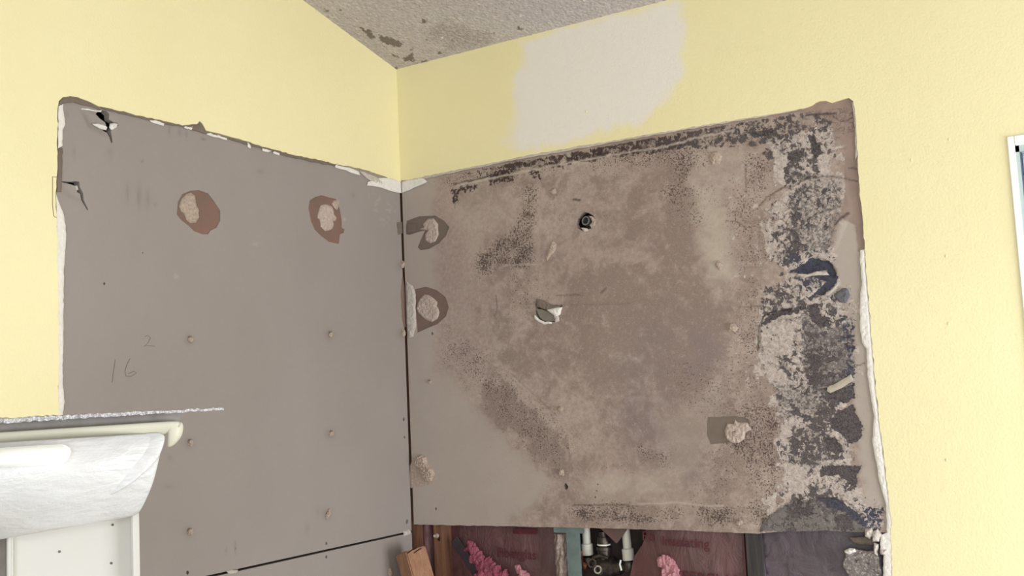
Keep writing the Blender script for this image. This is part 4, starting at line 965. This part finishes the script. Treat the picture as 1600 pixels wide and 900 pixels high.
# ---- pine offcut standing in the corner with two nails
oc = empty('pine_offcut', P3(660, 900, .05), 'pale pine board end with two bent nails, leaning at the foot of the corner', 'board')
tp = P3(634, 862, .075); bt = P3(652, 925, .075); dn = (bt-tp).normalized(); bt = tp+dn*1.1
rt = Vector((.94, -.30, 0)); rt = (rt-dn*rt.dot(dn)).normalized(); bk = dn.cross(rt).normalized()
if bk.y < 0: bk = -bk
hw, hd = .019, .022
cpt = tp+bk*.010+dn*.55
V, F = boxv(cpt, rt*hw, bk*hd, dn*.55)
bm = bmesh.new(); vs = [bm.verts.new(v) for v in V]
for f in F: bm.faces.new([vs[i] for i in f])
bmesh.ops.recalc_face_normals(bm, faces=bm.faces); bmesh.ops.bevel(bm, geom=bm.edges[:], offset=.002, segments=2, affect='EDGES')
bm_obj('board_body', bm, WOODL, oc)
for (a, b) in (((637, 864), (652, 855)), ((647, 864), (658, 857))):
    A1 = P3(a[0], a[1], .090); B1 = P3(b[0], b[1], .104)
    bm = bmesh.new(); add_tube(bm, [A1, A1.lerp(B1, .5)+Vector((0, 0, .0006)), B1], .0010, 8); bm_obj('nail', bm, simple('rusty_nail', (70, 44, 36), .5, .6), oc)

# ================================================================== THE FOREGROUND FIBREGLASS PIECE
DEP = 1.0
fx = Vector((ray(150, 700).x, ray(150, 700).y, 0)).normalized()            # away from the camera, level
rx = Vector((fx.y, -fx.x, 0)); O = CAM+fx*DEP
def Q(px, py, dd=0.0):                # point at depth DEP+dd along fx
    d = ray(px, py); t = (DEP+dd)/d.dot(fx); return CAM+d*t
fp = empty('fibreglass_shower_piece', (Q(120, 900).x, Q(120, 900).y, 0), 'white moulded piece of fibreglass shower stall with a ragged top flange, at the lower left', 'shower piece')
# flange: thin ragged sheet, glittering along its cut edge
bm = bmesh.new(); rr = random.Random(5)
N_ = 90; rows = []
tip = Q(350, 638.5); L0 = Q(-60, 661)
for i in range(N_+1):
    t = i/N_; p = L0.lerp(tip, t)+Vector((0, 0, rr.uniform(-.0006, .0006)))
    ed = fx*(-.012+rr.uniform(-.0015, .0015))*(1-t**6)
    th = .0042*(1-.55*t)+rr.uniform(-.0004, .0004)
    back = p+fx*(.045*(1-t**5)+.002)+Vector((0, 0, .0006))
    a = p+ed
    rows.append([bm.verts.new(q_) for q_ in (a+Vector((0, 0, th/2)), a-Vector((0, 0, th/2)), back-Vector((0, 0, th/2)), back+Vector((0, 0, th/2)))])
for a, b in zip(rows[:-1], rows[1:]):
    for k_ in range(4): bm.faces.new((a[k_], b[k_], b[(k_+1) % 4], a[(k_+1) % 4]))
bm.faces.new(rows[0]); bm.faces.new(rows[-1][::-1])
bm_obj('flange', bm, GLIT, fp)['label'] = 'ragged glittering cut flange'
def surf(name, px_rows, mat, thick=.004, sub=2, smooth=True):
    """lofted sheet through rows of (px,py,depth offset)"""
    bm = bmesh.new(); R = [[bm.verts.new(Q(*p)) for p in row] for row in px_rows]
    for a, b in zip(R[:-1], R[1:]):
        for i in range(len(a)-1): bm.faces.new((a[i], a[i+1], b[i+1], b[i]))
    o = bm_obj(name, bm, mat, fp, smooth)
    s = o.modifiers.new('thick', 'SOLIDIFY'); s.thickness = thick; s.offset = 0
    if sub: m_ = o.modifiers.new('sub', 'SUBSURF'); m_.levels = sub; m_.render_levels = sub
    return o
def lerp_rows(L, Rr, n, bulge=0):
    rows = []
    for a, b in zip(L, Rr):
        rows.append([(a[0]+(b[0]-a[0])*t, a[1]+(b[1]-a[1])*t, a[2]+(b[2]-a[2])*t - bulge*math.sin(math.pi*t)) for t in [i/n for i in range(n+1)]])
    return rows
# underside with the flange's shade painted in grey, and the cream lip
surf('neck', lerp_rows([(-60, 662, .012), (-60, 684, .014)], [(283, 642, .012), (280, 664, .014)], 8), simple('shade_grey_neck', (150, 144, 140), .6), .003, 0)['label'] = 'strip under the flange, its shade painted as grey'
surf('lip', lerp_rows([(-60, 679, .002), (-60, 685, .000), (-60, 700, .004), (-60, 706, .008)], [(284, 657, .004), (285, 660, .001), (280, 672, .004), (276, 678, .008)], 8), CREAM, .002, 1)
surf('lip_end', [[(262, 660, .004), (275, 659, .002), (287, 657, .008)], [(262, 678, .004), (276, 678, .002), (287, 674, .008)], [(261, 692, .006), (272, 692, .005), (282, 685, .010)], [(261, 699, .010), (265, 698, .009), (269, 696, .012)]], CREAM, .003, 2)
# basin-like moulding: bulges towards the camera then tucks back to the column
surf('moulding', lerp_rows(
    [(-60, 694, .000), (-60, 720, -.012), (-60, 750, -.020), (-60, 785, -.016), (-60, 815, .000), (-60, 846, .030), (-60, 852, .040)],
    [(262, 675, .010), (259, 688, .006), (252, 706, .004), (247, 730, .006), (240, 758, .010), (224, 792, .022), (216, 805, .034)], 10, .018), FIB, .004, 2)
# fold line sheet laid over the right of the moulding
surf('folded_flap', [[(120, 690, .020), (200, 680, .004), (262, 671, .002)], [(130, 715, .016), (205, 700, -.004), (260, 690, .000)], [(140, 745, .006), (205, 728, -.010), (253, 708, -.001)], [(150, 790, .000), (207, 758, -.012), (247, 718, -.001)]], FIB, .002, 2)['label'] = 'overlapping layer of white fibreglass'
# bright ledge block at the left
bm = bmesh.new(); pr_ = [(-60, 704, -.020), (60, 696, -.022), (100, 694, -.022), (112, 702, -.020), (108, 716, -.022), (97, 726, -.024), (-60, 731, -.026)]
fr = [bm.verts.new(Q(a, b, c-.012)) for a, b, c in pr_]; bk_ = [bm.verts.new(Q(a, b, c+.03)) for a, b, c in pr_]
bm.faces.new(fr); bm.faces.new(bk_[::-1])
for i in range(len(fr)): bm.faces.new((fr[i], fr[(i+1) % len(fr)], bk_[(i+1) % len(fr)], bk_[i]))
bmesh.ops.recalc_face_normals(bm, faces=bm.faces); bmesh.ops.bevel(bm, geom=bm.edges[:], offset=.0012, segments=2, affect='EDGES')
bm_obj('ledge', bm, TRIM, fp, True)['label'] = 'smooth bright white ledge'
# column below
def colv(x0, x1, d0, d1): return lerp_rows([(x0, 800, d0), (x0+.5, 850, d0), (x0+1, 900, d0), (x0+2, 1000, d0)], [(x1, 800, d1), (x1+5, 850, d1), (x1+10, 900, d1), (x1+20, 1000, d1)], 4)
bm = bmesh.new()
def prism(xa, xb, xa2, xb2, d0, d1, ytop, mat, nm):
    bm = bmesh.new(); zf = 0.0
    def base(px, dd):
        top = Q(px, 900, dd); return top
    pts = []
    for (xt, xq) in ((xa, xa2), (xb, xb2)):
        a = Q(xt, ytop, d0); b = Q(xq, 900, d0); k_ = (a.z-0)/(a.z-b.z); c = a+(b-a)*k_
        c = Vector((b.x+(b.x-a.x)*1.0, b.y+(b.y-a.y)*1.0, 0)); pts.append((a, c))
    vs = []
    for dd in (0, d1-d0):
        for a, c in pts: vs.append((bm.verts.new(a+fx*dd), bm.verts.new(c+fx*dd)))
    (a0, c0), (a1, c1), (b0, e0), (b1, e1) = vs
    for f in ((a0, a1, c1, c0), (b1, b0, e0, e1), (a0, c0, e0, b0), (a1, b1, e1, c1), (a0, b0, b1, a1), (c0, c1, e1, e0)): bm.faces.new(f)
    bmesh.ops.recalc_face_normals(bm, faces=bm.faces); bmesh.ops.bevel(bm, geom=bm.edges[:], offset=.0015, segments=2, affect='EDGES')
    return bm_obj(nm, bm, mat, fp)
prism(12, 216, 20, 226, .050, .062, 790, FIBS, 'wall_web')
prism(204, 217, 214, 228, .036, .062, 790, FIBS, 'rib')
prism(-60, 12, -60, 16, .070, .075, 800, simple('shade_grey_web', (150, 142, 136), .7), 'shade_web')  # panel whose grey paints the shade under the fibreglass
prism(10, 20, 14, 24, .038, .062, 815, FIBS, 'rib')
for px_, py_ in ((176, 820), (93, 862), (174, 880)):
    p = Q(px_, py_, .050); bm = bmesh.new(); bmesh.ops.create_icosphere(bm, subdivisions=2, radius=.0012, matrix=Matrix.Translation(p)); bm_obj('grit_speck', bm, TAUPE, fp)
